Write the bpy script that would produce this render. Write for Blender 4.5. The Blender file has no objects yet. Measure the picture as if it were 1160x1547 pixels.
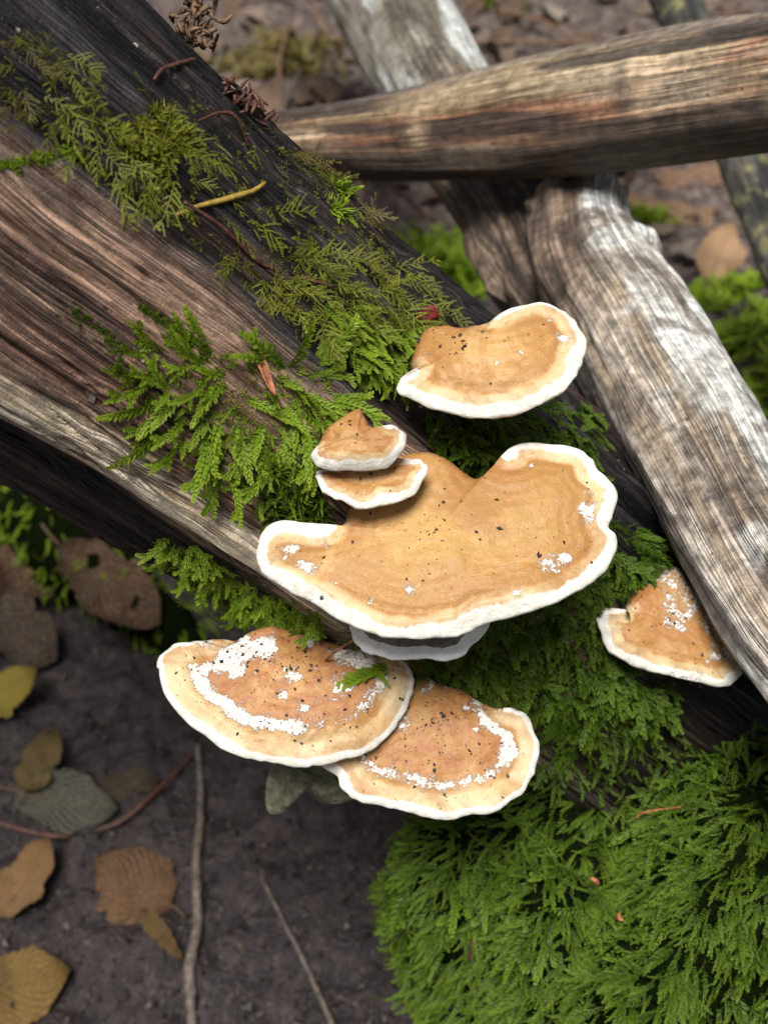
import bpy, math, random
import numpy as np
from mathutils import Vector, Matrix
from mathutils.bvhtree import BVHTree

random.seed(7); rng = np.random.default_rng(7)
SC = bpy.context.scene
COL = SC.collection

# ------------------------------------------------------------------ camera
CAM = np.array([0.0, 0.0, 0.76]); PITCH = math.radians(45.0); FPX = 1867.0
RIGHT = np.array([1.0, 0, 0]); UPV = np.array([0, math.sin(PITCH), math.cos(PITCH)])
FWD = np.array([0, math.cos(PITCH), -math.sin(PITCH)])
cd = bpy.data.cameras.new('camera'); cam = bpy.data.objects.new('camera', cd); COL.objects.link(cam)
cam.location = CAM; cam.rotation_euler = (math.radians(90) - PITCH, 0, 0)
cd.sensor_fit = 'VERTICAL'; cd.sensor_height = 24.0; cd.lens = 12.0 / (773.5 / FPX)
cd.clip_start = 0.01; cd.clip_end = 500
cd.dof.use_dof = True; cd.dof.focus_distance = 0.41; cd.dof.aperture_fstop = 8.4
SC.camera = cam

# ------------------------------------------------------------------ world, sun, exposure
SUN_EL, SUN_AZ = math.radians(71), math.radians(195)       # azimuth clockwise from +Y
w = bpy.data.worlds.new('World'); SC.world = w; w.use_nodes = True
wn = w.node_tree.nodes; wl = w.node_tree.links
bg = wn['Background']
sky = wn.new('ShaderNodeTexSky'); sky.sky_type = 'NISHITA'; sky.sun_disc = False
sky.sun_elevation = SUN_EL; sky.sun_rotation = SUN_AZ; sky.dust_density = 4.0; sky.ozone_density = 1.0
hsv = wn.new('ShaderNodeHueSaturation'); hsv.inputs['Saturation'].default_value = 0.30   # overcast: grey sky
wl.new(sky.outputs[0], hsv.inputs['Color']); wl.new(hsv.outputs[0], bg.inputs['Color'])
bg.inputs['Strength'].default_value = 0.05
sd = bpy.data.lights.new('sun', 'SUN'); sun = bpy.data.objects.new('sun', sd); COL.objects.link(sun)
sd.energy = 5.0; sd.angle = math.radians(22); sd.color = (1.0, 0.97, 0.92)
sdir = Vector((math.sin(SUN_AZ) * math.cos(SUN_EL), math.cos(SUN_AZ) * math.cos(SUN_EL), math.sin(SUN_EL)))
sun.rotation_euler = sdir.to_track_quat('Z', 'Y').to_euler(); sun.location = (0, 0, 5)
vs = SC.view_settings; vs.view_transform = 'Standard'; vs.look = 'None'; vs.gamma = 1.0; vs.use_curve_mapping = False
vs.exposure = 0.30
SC.render.engine = 'CYCLES'
SC.cycles.use_denoising = True
SC.cycles.max_bounces = 4; SC.cycles.transparent_max_bounces = 4
SC.cycles.sample_clamp_indirect = 4.0

# ------------------------------------------------------------------ helpers
def P(px, py, d):
    """point at depth d (metres) behind photo pixel (px,py)"""
    return CAM + RIGHT * ((px - 580) / FPX * d) + UPV * ((773.5 - py) / FPX * d) + FWD * d
def ray(px, py):
    v = RIGHT * ((px - 580) / FPX) + UPV * ((773.5 - py) / FPX) + FWD
    return v / np.linalg.norm(v)
def unit(v):
    v = np.asarray(v, float); return v / (np.linalg.norm(v, axis=-1, keepdims=True) + 1e-12)
def sstep(a, b, x):
    t = np.clip((x - a) / (b - a), 0, 1); return t * t * (3 - 2 * t)
def _h(i, j, k, s):
    h = (i.astype(np.int64) * 374761393 + j.astype(np.int64) * 668265263 + k.astype(np.int64) * 2147483647 + s * 974711) & 0xffffffff
    h = ((h ^ (h >> 13)) * 1274126177) & 0xffffffff
    h = ((h ^ (h >> 16)) * 2246822519) & 0xffffffff
    return ((h ^ (h >> 15)) & 0xffffff) / float(0xffffff) * 2 - 1
def vn(x, y, z=0.0, s=0):
    x, y, z = np.broadcast_arrays(np.asarray(x, float), np.asarray(y, float), np.asarray(z, float))
    xi, yi, zi = np.floor(x), np.floor(y), np.floor(z)
    fx, fy, fz = x - xi, y - yi, z - zi
    q = lambda t: t * t * t * (t * (t * 6 - 15) + 10)
    fx, fy, fz = q(fx), q(fy), q(fz); r = 0
    for a in (0, 1):
        for b in (0, 1):
            for c in (0, 1):
                r = r + _h(xi + a, yi + b, zi + c, s) * (fx if a else 1 - fx) * (fy if b else 1 - fy) * (fz if c else 1 - fz)
    return r
def fbm(x, y, z=0.0, s=0, o=3):
    r = 0; a = 1.0; t = 0
    for k in range(o):
        f = 2.03 ** k
        r = r + a * vn(np.asarray(x) * f, np.asarray(y) * f, np.asarray(z) * f, s + k * 17); t += a; a *= 0.5
    return r / t * 1.4
def mix(a, b, w):
    w = np.asarray(w)[..., None]; return np.asarray(a) * (1 - w) + np.asarray(b) * w

def mk(name, V, F, mat, parent=None, uv=None, attrs=None, smooth=True, vnorm=None, label=None, cat=None, group=None, kind=None):
    """V (n,3), F array (m,3|4) or list of such arrays"""
    Fs = [np.asarray(f, np.int32) for f in (F if isinstance(F, (list, tuple)) else [F]) if len(f)]
    me = bpy.data.meshes.new(name); V = np.asarray(V, np.float32)
    me.vertices.add(len(V)); me.vertices.foreach_set('co', V.ravel())
    loops = np.concatenate([f.ravel() for f in Fs]); cnt = np.concatenate([np.full(len(f), f.shape[1], np.int32) for f in Fs])
    st = np.concatenate([[0], np.cumsum(cnt)[:-1]]).astype(np.int32)
    me.loops.add(len(loops)); me.loops.foreach_set('vertex_index', loops)
    me.polygons.add(len(cnt)); me.polygons.foreach_set('loop_start', st); me.polygons.foreach_set('loop_total', cnt)
    if uv is not None:
        l = me.uv_layers.new(name='UVMap'); l.data.foreach_set('uv', np.asarray(uv, np.float32)[loops].ravel())
    for k, a in (attrs or {}).items():
        a = np.asarray(a, np.float32)
        if a.ndim == 2:
            at = me.attributes.new(k, 'FLOAT_COLOR', 'POINT')
            at.data.foreach_set('color', np.concatenate([a, np.ones((len(a), 1), np.float32)], 1).ravel())
        else:
            at = me.attributes.new(k, 'FLOAT', 'POINT'); at.data.foreach_set('value', a)
    me.update(calc_edges=True)
    me.polygons.foreach_set('use_smooth', np.full(len(cnt), smooth))
    if vnorm is not None: me.normals_split_custom_set_from_vertices([tuple(n) for n in vnorm])
    me.materials.append(mat)
    return link(name, me, parent, label, cat, group, kind)
def link(name, me, parent=None, label=None, cat=None, group=None, kind=None):
    o = bpy.data.objects.new(name, me); COL.objects.link(o)
    if parent is not None:
        o.parent = parent
        w_ = Vector((0, 0, 0)); q_ = parent
        while q_ is not None: w_ += q_.location; q_ = q_.parent
        o.location = -w_          # meshes are written in world coordinates
    return tag(o, label, cat, group, kind)
def tag(o, label=None, cat=None, group=None, kind=None):
    if label: o['label'] = label
    if cat: o['category'] = cat
    if group: o['group'] = group
    if kind: o['kind'] = kind
    return o
def empty(name, loc, label, cat, group=None):
    o = bpy.data.objects.new(name, None); COL.objects.link(o); o.location = tuple(float(c) for c in loc)
    o.empty_display_size = 0.01
    return tag(o, label, cat, group)
def catmull(P_, n, closed=False):
    P_ = np.asarray(P_, float); m = len(P_)
    t = np.linspace(0, m if closed else m - 1, n, endpoint=not closed)
    i = np.floor(t).astype(int)
    if not closed: i = np.minimum(i, m - 2)
    f = (t - i)[:, None]
    g = (lambda k: P_[k % m]) if closed else (lambda k: P_[np.clip(k, 0, m - 1)])
    a, b, c, d = g(i - 1), g(i), g(i + 1), g(i + 2)
    return 0.5 * (2 * b + (c - a) * f + (2 * a - 5 * b + 4 * c - d) * f ** 2 + (3 * b - a - 3 * c + d) * f ** 3)
def grid_faces(nr, nc, wrap=False):
    r = np.arange(nr - 1)[:, None]; c = np.arange(nc if wrap else nc - 1)[None]
    c2 = (c + 1) % nc
    return np.stack([r * nc + c, r * nc + c2, (r + 1) * nc + c2, (r + 1) * nc + c], -1).reshape(-1, 4)
def vnormals(V, F):
    N = np.zeros_like(V)
    for f in F:
        n = np.cross(V[f[:, 1]] - V[f[:, 0]], V[f[:, 2]] - V[f[:, 0]])
        if f.shape[1] == 4: n = n + np.cross(V[f[:, 2]] - V[f[:, 0]], V[f[:, 3]] - V[f[:, 0]])
        for k in range(f.shape[1]): np.add.at(N, f[:, k], n)
    return unit(N)

# ------------------------------------------------------------------ materials
class NT:
    def __init__(s, name):
        s.m = bpy.data.materials.new(name); s.m.use_nodes = True; s.t = s.m.node_tree; s.n = s.t.nodes; s.b = s.n['Principled BSDF']
        s.out = s.n['Material Output']
    def new(s, kind, **k):
        n = s.n.new('ShaderNode' + kind)
        for a, v in k.items(): setattr(n, a, v)
        return n
    def set(s, sock, v):
        if isinstance(v, bpy.types.NodeSocket): s.t.links.new(v, sock)
        elif isinstance(v, (tuple, list)) and len(v) == 3 and len(getattr(sock, 'default_value', (0,) * 3)) == 4: sock.default_value = (*v, 1)
        else: sock.default_value = v
    def math(s, op, a, b=0.0, c=0.0, clamp=False):
        n = s.new('Math', operation=op, use_clamp=clamp)
        for i, v in enumerate((a, b, c)): s.set(n.inputs[i], v)
        return n.outputs[0]
    def mixc(s, f, a, b, mode='MIX'):
        n = s.new('Mix', data_type='RGBA', blend_type=mode); s.set(n.inputs[0], f); s.set(n.inputs[6], a); s.set(n.inputs[7], b); return n.outputs[2]
    def attr(s, name):
        return s.new('Attribute', attribute_name=name)
    def noise(s, vec, scale, detail=4, rough=0.55, dist=0.0):
        n = s.new('TexNoise'); s.set(n.inputs['Scale'], scale); n.inputs['Detail'].default_value = detail
        n.inputs['Roughness'].default_value = rough; n.inputs['Distortion'].default_value = dist
        if vec is not None: s.t.links.new(vec, n.inputs['Vector'])
        return n.outputs[0]
    def mapped(s, src, scale):
        n = s.new('Mapping'); n.inputs['Scale'].default_value = scale; s.t.links.new(src, n.inputs['Vector']); return n.outputs[0]
    def rng(s, v, a, b, c=0.0, d=1.0):
        n = s.new('MapRange', interpolation_type='SMOOTHSTEP'); s.set(n.inputs[0], v)
        for i, x in enumerate((a, b, c, d)): n.inputs[1 + i].default_value = x
        return n.outputs[0]
    def ramp(s, v, stops):
        n = s.new('ValToRGB'); e = n.color_ramp.elements
        while len(e) < len(stops): e.new(0.5)
        for q, (p, c) in zip(e, stops): q.position = p; q.color = (*c, 1)
        s.set(n.inputs[0], v); return n.outputs[0]
    def bump(s, h, dist, strength=1.0):
        n = s.new('Bump'); n.inputs['Strength'].default_value = strength; n.inputs['Distance'].default_value = dist
        s.t.links.new(h, n.inputs['Height']); return n.outputs[0]

def mat_wood(name, fine=(900, 30), rough=0.55, contrast=0.55, bump=0.0006, spec=0.5, wet=0.0, crack=0.75, wander=0.010, mottle=0.35):
    """colour from the 'col' attribute, fine grain that runs along the log (UV in metres)"""
    s = NT(name); uv = s.new('TexCoord').outputs['UV']; ob = s.new('TexCoord').outputs['Object']
    # fibres wander a little sideways
    wob = s.noise(s.mapped(uv, (30, 14, 1)), 1.0, 2, 0.5)
    cx = s.new('CombineXYZ'); s.set(cx.inputs[0], s.math('MULTIPLY', s.math('SUBTRACT', wob, 0.5), wander))
    va = s.new('VectorMath', operation='ADD'); s.t.links.new(uv, va.inputs[0]); s.t.links.new(cx.outputs[0], va.inputs[1]); uvw = va.outputs[0]
    g1 = s.noise(s.mapped(uvw, (fine[0], fine[1], 1)), 1.0, 3, 0.62)
    g2 = s.noise(s.mapped(uvw, (fine[0] * 0.36, fine[1] * 0.4, 1)), 1.0, 3, 0.6)
    gr = s.noise(ob, 1000, 2, 0.6)
    # thin dark splits between fibres: where the grain noise crosses its middle
    sp1 = s.rng(s.math('ABSOLUTE', s.math('SUBTRACT', g2, 0.5)), 0.045, 0.0)
    sp2 = s.rng(s.math('ABSOLUTE', s.math('SUBTRACT', g1, 0.47)), 0.05, 0.0)
    split = s.math('MAXIMUM', s.math('MULTIPLY', sp1, s.rng(wob, 0.35, 0.6, 0.35, 1.0)), s.math('MULTIPLY', sp2, 0.45))
    k = s.math('ADD', s.math('MULTIPLY', s.math('SUBTRACT', g1, 0.5), 2.4 * contrast), s.math('MULTIPLY', s.math('SUBTRACT', g2, 0.5), 2.2 * contrast))
    k = s.math('ADD', k, s.math('MULTIPLY', s.math('SUBTRACT', gr, 0.5), 1.0 * contrast))
    k = s.math('MAXIMUM', s.math('ADD', k, 1.22), 0.12)
    k = s.math('MULTIPLY', k, s.math('SUBTRACT', 1.0, s.math('MULTIPLY', split, crack)))
    k = s.math('MULTIPLY', k, s.rng(s.noise(ob, 190, 5, 0.68), 0.28, 0.68, 1 - mottle, 1 + 0.45 * mottle))
    cr = s.new('CombineXYZ')
    for i in range(3): s.set(cr.inputs[i], k)
    c = s.mixc(1.0, s.attr('col').outputs['Color'], cr.outputs[0], 'MULTIPLY')
    # tiny pale and dark crumbs lying on the wood
    vo = s.new('TexVoronoi'); vo.inputs['Scale'].default_value = 240; s.t.links.new(ob, vo.inputs['Vector'])
    sx = s.new('SeparateXYZ'); s.t.links.new(vo.outputs['Color'], sx.inputs[0])
    sel = s.math('MULTIPLY', s.math('LESS_THAN', vo.outputs['Distance'], s.math('MULTIPLY', sx.outputs[1], 0.22)), s.math('GREATER_THAN', sx.outputs[0], 0.80))
    c = s.mixc(s.math('MULTIPLY', sel, 0.75), c, s.mixc(s.math('GREATER_THAN', sx.outputs[2], 0.6), (0.02, 0.015, 0.012), (0.5, 0.45, 0.38)))
    s.set(s.b.inputs['Base Color'], c)
    s.set(s.b.inputs['Roughness'], s.rng(g2, 0.3, 0.7, rough - 0.12 - wet, rough + 0.15))
    s.b.inputs['Specular IOR Level'].default_value = spec
    h = s.math('ADD', s.math('ADD', g1, s.math('MULTIPLY', g2, 1.5)), s.math('SUBTRACT', s.math('MULTIPLY', gr, 0.35), s.math('MULTIPLY', split, 0.7)))
    s.set(s.b.inputs['Normal'], s.bump(h, bump)); return s.m

def mat_moss(name, lo, hi, tip, transl=0.35, brown=None, tipmix=0.6):
    s = NT(name); t = s.attr('tint').outputs['Fac']; r = s.new('ObjectInfo').outputs['Random']
    a = s.attr('along').outputs['Fac']
    k = s.math('ADD', s.math('MULTIPLY', t, 0.75), s.math('MULTIPLY', r, 0.25))
    c = s.ramp(k, [(0.0, brown or lo), (0.18, lo), (0.85, hi)])
    c = s.mixc(s.math('MULTIPLY', a, tipmix), c, tip)
    s.set(s.b.inputs['Base Color'], c); s.b.inputs['Roughness'].default_value = 0.5
    s.b.inputs['Specular IOR Level'].default_value = 0.22
    tr = s.new('BsdfTranslucent'); s.set(tr.inputs[0], c)
    m = s.new('MixShader'); m.inputs[0].default_value = transl
    s.t.links.new(s.b.outputs[0], m.inputs[1]); s.t.links.new(tr.outputs[0], m.inputs[2]); s.t.links.new(m.outputs[0], s.out.inputs[0])
    return s.m

def mat_fungus(name):
    s = NT(name); ob = s.new('TexCoord').outputs['Object']
    e = s.attr('edge').outputs['Fac']; mg = s.attr('margin').outputs['Fac']; pt = s.attr('patch').outputs['Fac']; old = s.attr('old').outputs['Fac']
    n1 = s.noise(ob, 260, 4, 0.6); n2 = s.noise(ob, 60, 3, 0.55); n3 = s.noise(ob, 1100, 3, 0.6); n4 = s.noise(ob, 420, 5, 0.7, 0.6)
    ej = s.math('ADD', e, s.math('MULTIPLY', s.math('SUBTRACT', n1, 0.5), 0.0036))
    ej = s.math('ADD', ej, s.math('MULTIPLY', s.math('SUBTRACT', n2, 0.5), 0.0050))
    x = s.math('DIVIDE', ej, 0.060, clamp=True)
    c = s.ramp(x, [(0.0, (0.57, 0.45, 0.29)), (0.100, (0.50, 0.37, 0.20)), (0.112, (0.45, 0.29, 0.135)), (0.125, (0.345, 0.172, 0.055)),
                   (0.24, (0.355, 0.187, 0.058)), (0.42, (0.40, 0.232, 0.074)), (0.85, (0.455, 0.285, 0.098))])
    # thin growth rings
    ring = s.math('SINE', s.math('ADD', s.math('MULTIPLY', e, 5200.0), s.math('MULTIPLY', n2, 26.0)))
    ring2 = s.math('SINE', s.math('ADD', s.math('MULTIPLY', e, 1700.0), s.math('MULTIPLY', n2, 9.0)))
    rz = s.math('MULTIPLY', s.rng(e, 0.006, 0.011), s.rng(e, 0.026, 0.013))
    rg = s.math('ADD', s.math('MULTIPLY', s.math('MULTIPLY', ring, s.rng(n1, 0.45, 0.65)), 0.5), s.math('MULTIPLY', ring2, 0.7))
    c = s.mixc(s.math('MULTIPLY', s.math('MULTIPLY', s.math('MAXIMUM', rg, 0.0), rz), 0.30), c, (0.27, 0.115, 0.032))
    # blotches
    c = s.mixc(s.math('MULTIPLY', s.rng(n2, 0.46, 0.66), 0.55), c, (0.33, 0.165, 0.052))
    c = s.mixc(s.math('MULTIPLY', s.rng(n4, 0.56, 0.72), 0.50), c, (0.22, 0.09, 0.035))
    c = s.mixc(s.math('MULTIPLY', s.rng(n4, 0.44, 0.28), 0.45), c, (0.60, 0.38, 0.17))
    n5 = s.noise(ob, 32, 5, 0.7, 0.8)
    c = s.mixc(s.math('MULTIPLY', s.rng(n5, 0.50, 0.66), 0.60), c, (0.29, 0.135, 0.042))
    c = s.mixc(s.math('MULTIPLY', s.rng(n5, 0.46, 0.32), 0.50), c, (0.56, 0.35, 0.15))
    # reddish, older flesh close to the foot
    c = s.mixc(s.math('MULTIPLY', old, s.rng(n1, 0.36, 0.62, 0.25, 0.9)), c, (0.27, 0.088, 0.032))
    # dark pinpricks
    vo = s.new('TexVoronoi'); vo.inputs['Scale'].default_value = 330; s.t.links.new(ob, vo.inputs['Vector'])
    pin = s.math('MULTIPLY', s.math('LESS_THAN', vo.outputs['Distance'], 0.16), s.math('GREATER_THAN', n4, 0.57))
    c = s.mixc(s.math('MULTIPLY', pin, 0.7), c, (0.07, 0.035, 0.02))
    # white bloom
    wn_ = s.math('ADD', s.math('ADD', s.math('MULTIPLY', n1, 0.40), s.math('MULTIPLY', n4, 0.34)), s.math('MULTIPLY', n3, 0.26))
    wp = s.rng(s.math('ADD', wn_, s.math('SUBTRACT', pt, 1.0)), -0.045, 0.055)
    c = s.mixc(s.math('MULTIPLY', wp, s.rng(n3, 0.38, 0.60, 0.45, 1.0)), c, (0.70, 0.69, 0.66))
    # white margin
    wm = s.math('MULTIPLY', mg, s.rng(s.math('ADD', s.attr('rimd').outputs['Fac'], s.math('SUBTRACT', ej, e)), 0.0042, 0.0030))
    c = s.mixc(wm, c, s.mixc(s.rng(n1, 0.35, 0.65), (0.56, 0.53, 0.46), (0.70, 0.685, 0.64)))
    s.set(s.b.inputs['Base Color'], c)
    s.set(s.b.inputs['Roughness'], s.rng(s.math('MAXIMUM', wm, wp), 0.0, 1.0, 0.5, 0.85))
    s.b.inputs['Specular IOR Level'].default_value = 0.35
    pass
    h = s.math('ADD', s.math('ADD', s.math('MULTIPLY', n1, 0.8), s.math('MULTIPLY', n3, 0.3)), s.math('ADD', s.math('MULTIPLY', s.math('MULTIPLY', rg, rz), 0.08), s.math('MULTIPLY', wp, 0.5)))
    s.set(s.b.inputs['Normal'], s.bump(h, 0.0007)); return s.m

def mat_noise(name, stops, scale, rough=0.7, bump=0.001, transl=0.0, spec=0.4, rand=0.0, detail=5):
    s = NT(name); ob = s.new('TexCoord').outputs['Object']
    n = s.noise(ob, scale, detail, 0.65)
    v = s.rng(n, 0.25, 0.75)
    if rand:
        v = s.math('ADD', s.math('MULTIPLY', v, 1 - rand), s.math('MULTIPLY', s.new('ObjectInfo').outputs['Random'], rand))
    c = s.ramp(v, stops); s.set(s.b.inputs['Base Color'], c); s.b.inputs['Roughness'].default_value = rough
    s.b.inputs['Specular IOR Level'].default_value = spec
    s.set(s.b.inputs['Normal'], s.bump(s.noise(ob, scale * 2.2, detail, 0.6), bump))
    if transl:
        tr = s.new('BsdfTranslucent'); s.set(tr.inputs[0], c); m = s.new('MixShader'); m.inputs[0].default_value = transl
        s.t.links.new(s.b.outputs[0], m.inputs[1]); s.t.links.new(tr.outputs[0], m.inputs[2]); s.t.links.new(m.outputs[0], s.out.inputs[0])
    return s.m

def mat_leaf(name, stops, rough=0.45):
    """dead leaf: colour picked per leaf, veins from UV, mottling"""
    s = NT(name); uv = s.new('TexCoord').outputs['UV']; ob = s.new('TexCoord').outputs['Object']; r = s.new('ObjectInfo').outputs['Random']
    c = s.ramp(r, stops)
    n = s.noise(ob, 140, 4, 0.6); n2 = s.noise(ob, 45, 3)
    c = s.mixc(s.math('MULTIPLY', s.rng(n, 0.5, 0.75), 0.6), c, (0.05, 0.032, 0.02))
    c = s.mixc(s.math('MULTIPLY', s.rng(n2, 0.55, 0.35), 0.35), c, (0.42, 0.28, 0.15))
    sx = s.new('SeparateXYZ'); s.t.links.new(uv, sx.inputs[0])
    av = s.math('ABSOLUTE', sx.outputs[1])
    ve = s.math('SINE', s.math('MULTIPLY', s.math('SUBTRACT', sx.outputs[0], s.math('MULTIPLY', av, 0.55)), 56.0))
    vein = s.math('MAXIMUM', s.rng(ve, 0.80, 1.0), s.rng(av, 0.045, 0.0))
    c = s.mixc(s.math('MULTIPLY', vein, 0.45), c, (0.09, 0.055, 0.03))
    s.set(s.b.inputs['Base Color'], c); s.b.inputs['Roughness'].default_value = rough
    s.set(s.b.inputs['Normal'], s.bump(s.math('ADD', s.math('MULTIPLY', ve, -0.5), n), 0.0012))
    tr = s.new('BsdfTranslucent'); s.set(tr.inputs[0], c); m = s.new('MixShader'); m.inputs[0].default_value = 0.2
    s.t.links.new(s.b.outputs[0], m.inputs[1]); s.t.links.new(tr.outputs[0], m.inputs[2]); s.t.links.new(m.outputs[0], s.out.inputs[0])
    return s.m

M_LOG = mat_wood('rotting_wood', (900, 22), 0.5, 0.62, 0.0014, wet=0.16)
M_BRANCH = mat_wood('peeled_wood', (900, 14), 0.5, 0.5, 0.0010, crack=0.7, wander=0.003, mottle=0.5)
M_GREY = mat_wood('weathered_grey_wood', (700, 12), 0.62, 0.42, 0.0014, crack=0.7, wander=0.003, mottle=0.6)
M_FUN = mat_fungus('bracket_flesh')
M_PORE = mat_noise('pore_surface', [(0, (0.42, 0.40, 0.35)), (1, (0.66, 0.64, 0.58))], 900, 0.9, 0.0005)
M_GREYCAP = mat_noise('grey_cap', [(0, (0.11, 0.105, 0.085)), (1, (0.27, 0.255, 0.21))], 420, 0.8, 0.0008)
M_WHITE = mat_noise('white_margin', [(0, (0.74, 0.75, 0.73)), (1, (0.86, 0.86, 0.84))], 500, 0.85, 0.0005)
M_BRIGHT = mat_moss('moss_bright', (0.024, 0.060, 0.004), (0.17, 0.28, 0.010), (0.42, 0.54, 0.05))
M_FERN = mat_moss('moss_fern_olive', (0.040, 0.050, 0.007), (0.23, 0.26, 0.022), (0.44, 0.44, 0.07), brown=(0.07, 0.045, 0.016))
M_DARKM = mat_moss('moss_deep', (0.008, 0.020, 0.003), (0.050, 0.105, 0.007), (0.19, 0.29, 0.022))
M_DRYM = mat_moss('moss_dry', (0.06, 0.045, 0.014), (0.20, 0.17, 0.045), (0.30, 0.24, 0.09), brown=(0.10, 0.05, 0.02))
M_MOUND = mat_moss('moss_cushion', (0.004, 0.010, 0.0015), (0.027, 0.062, 0.004), (0.175, 0.275, 0.019), transl=0.2, tipmix=0.9, brown=(0.040, 0.028, 0.008))
M_MAT = mat_noise('moss_underlayer', [(0, (0.0015, 0.003, 0.001)), (1, (0.009, 0.016, 0.003))], 500, 0.9, 0.003, spec=0.03)
M_SOIL = None
M_SPECK = mat_noise('dark_specks', [(0, (0.01, 0.008, 0.007)), (1, (0.05, 0.035, 0.025))], 500, 0.5, 0.0003)
M_TWIG = mat_noise('twig_bark', [(0, (0.03, 0.023, 0.019)), (1, (0.17, 0.135, 0.11))], 260, 0.65, 0.0008)
M_REDTWIG = mat_noise('red_twig_bark', [(0, (0.02, 0.009, 0.007)), (1, (0.12, 0.045, 0.030))], 300, 0.45, 0.0005)
M_YELLOWTWIG = mat_noise('yellow_twig', [(0, (0.20, 0.12, 0.02)), (1, (0.42, 0.30, 0.06))], 300, 0.5, 0.0004)
M_ORANGE = mat_noise('orange_brown_bark', [(0, (0.13, 0.04, 0.016)), (1, (0.42, 0.17, 0.07))], 300, 0.5, 0.0006)
M_DRYBITS = mat_noise('dry_brown_bits', [(0, (0.03, 0.016, 0.010)), (1, (0.24, 0.14, 0.08))], 350, 0.7, 0.0006)
M_LITTER = mat_leaf('dead_leaf', [(0.0, (0.10, 0.060, 0.042)), (0.22, (0.22, 0.145, 0.11)), (0.45, (0.33, 0.25, 0.20)), (0.62, (0.13, 0.080, 0.060)), (0.8, (0.40, 0.34, 0.29)), (1.0, (0.20, 0.15, 0.13))])

# ------------------------------------------------------------------ ground
def ground_z(x, y):
    x = np.asarray(x, float); y = np.asarray(y, float)
    z = 0.020 * fbm(x * 2.2, y * 2.2, 0, 5, 3)
    z = z + 0.25 * np.exp(-(((x - 0.44) / 0.20) ** 2 + ((y - 0.74) / 0.22) ** 2))        # mossy bank on the right
    z = z + 0.05 * np.exp(-(((x + 0.10) / 0.14) ** 2 + ((y - 1.42) / 0.16) ** 2))
    near = np.exp(-((x / 1.6) ** 2 + ((y - 0.6) / 1.8) ** 2) ** 2)
    z = z + near * (0.009 * fbm(x * 30, y * 30, 0, 9, 3) + 0.010 * np.abs(fbm(x * 62, y * 62, 0, 21, 2)))
    return z
def warp(lo, hi, step, far):
    c = np.arange(lo, hi, step); g = step * np.cumsum(1.16 ** np.arange(1, 60)); g = g[g < far]
    return np.concatenate([(lo - g)[::-1], c, hi + g])
gx = warp(-0.70, 0.85, 0.0060, 120); gy = warp(0.0, 1.8, 0.0064, 120)
GX, GY = np.meshgrid(gx, gy)
GV = np.stack([GX, GY, ground_z(GX, GY)], -1).reshape(-1, 3)
GZ = GV[:, 2].reshape(GX.shape)
def gz(x, y):
    i = min(max(int(np.searchsorted(gx, x)) - 1, 0), len(gx) - 2); j = min(max(int(np.searchsorted(gy, y)) - 1, 0), len(gy) - 2)
    a = (x - gx[i]) / (gx[i + 1] - gx[i]); b = (y - gy[j]) / (gy[j + 1] - gy[j])
    return (GZ[j, i] * (1 - a) + GZ[j, i + 1] * a) * (1 - b) + (GZ[j + 1, i] * (1 - a) + GZ[j + 1, i + 1] * a) * b
def mat_soil():
    s = NT('forest_soil'); ob = s.new('TexCoord').outputs['Object']
    n1 = s.noise(ob, 9, 4, 0.6); n2 = s.noise(ob, 75, 5, 0.68); n3 = s.noise(ob, 260, 4, 0.65)
    c = s.ramp(s.rng(n2, 0.28, 0.75), [(0, (0.004, 0.003, 0.003)), (0.5, (0.020, 0.0135, 0.0135)), (1, (0.052, 0.037, 0.037))])
    c = s.mixc(s.math('MULTIPLY', s.rng(n1, 0.48, 0.7), 0.6), c, (0.030, 0.018, 0.014))
    c = s.mixc(s.math('MULTIPLY', s.rng(n3, 0.60, 0.70), 0.8), c, (0.13, 0.10, 0.095))
    # more humus and crumbled leaf further off
    sy = s.new('SeparateXYZ'); s.t.links.new(ob, sy.inputs[0])
    c = s.mixc(s.math('MULTIPLY', s.rng(sy.outputs[1], 0.85, 1.3), 0.55), c, s.ramp(s.rng(n2, 0.3, 0.7), [(0, (0.05, 0.036, 0.030)), (0.5, (0.14, 0.10, 0.085)), (1, (0.30, 0.235, 0.20))]))
    s.set(s.b.inputs['Base Color'], c); s.b.inputs['Roughness'].default_value = 0.48
    s.set(s.b.inputs['Normal'], s.bump(s.math('ADD', n2, s.math('MULTIPLY', n3, 0.5)), 0.006)); return s.m
mk('ground', GV, grid_faces(len(gy), len(gx)), mat_soil(), kind='structure')

# ------------------------------------------------------------------ logs
def build_log(axis, radii, nl, theta, disp, colf, up_hint, cap=0.35):
    """returns V grid (nl,nt,3), U (circumference m), Vv (length m), normals-free; theta 0 looks at the camera, +90 deg along up_hint"""
    A = catmull(axis, nl); R = catmull(np.asarray(radii, float)[:, None], nl)[:, 0]
    seg = np.linalg.norm(np.diff(A, axis=0), axis=1); L = np.concatenate([[0], np.cumsum(seg)])
    T = unit(np.gradient(A, axis=0)); ref = CAM - A.mean(0)
    N = unit(ref[None] - (T @ ref)[:, None] * T); B = np.cross(T, N)
    if (B.mean(0) @ np.asarray(up_hint)) < 0: B = -B
    th = theta[None]; v = L[:, None]; u = th * float(np.mean(R)); u, v, th = np.broadcast_arrays(u, v, th)
    r = R[:, None] + disp(np.degrees(th), u, v, R[:, None])
    V = A[:, None] + r[..., None] * (np.cos(th)[..., None] * N[:, None] + np.sin(th)[..., None] * B[:, None])
    col = np.clip(colf(np.degrees(th), u, v), 0.003, 0.9)
    return dict(V=V, u=u, v=v, col=col, A=A, N=N, B=B, T=T, R=R, L=L)
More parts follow.
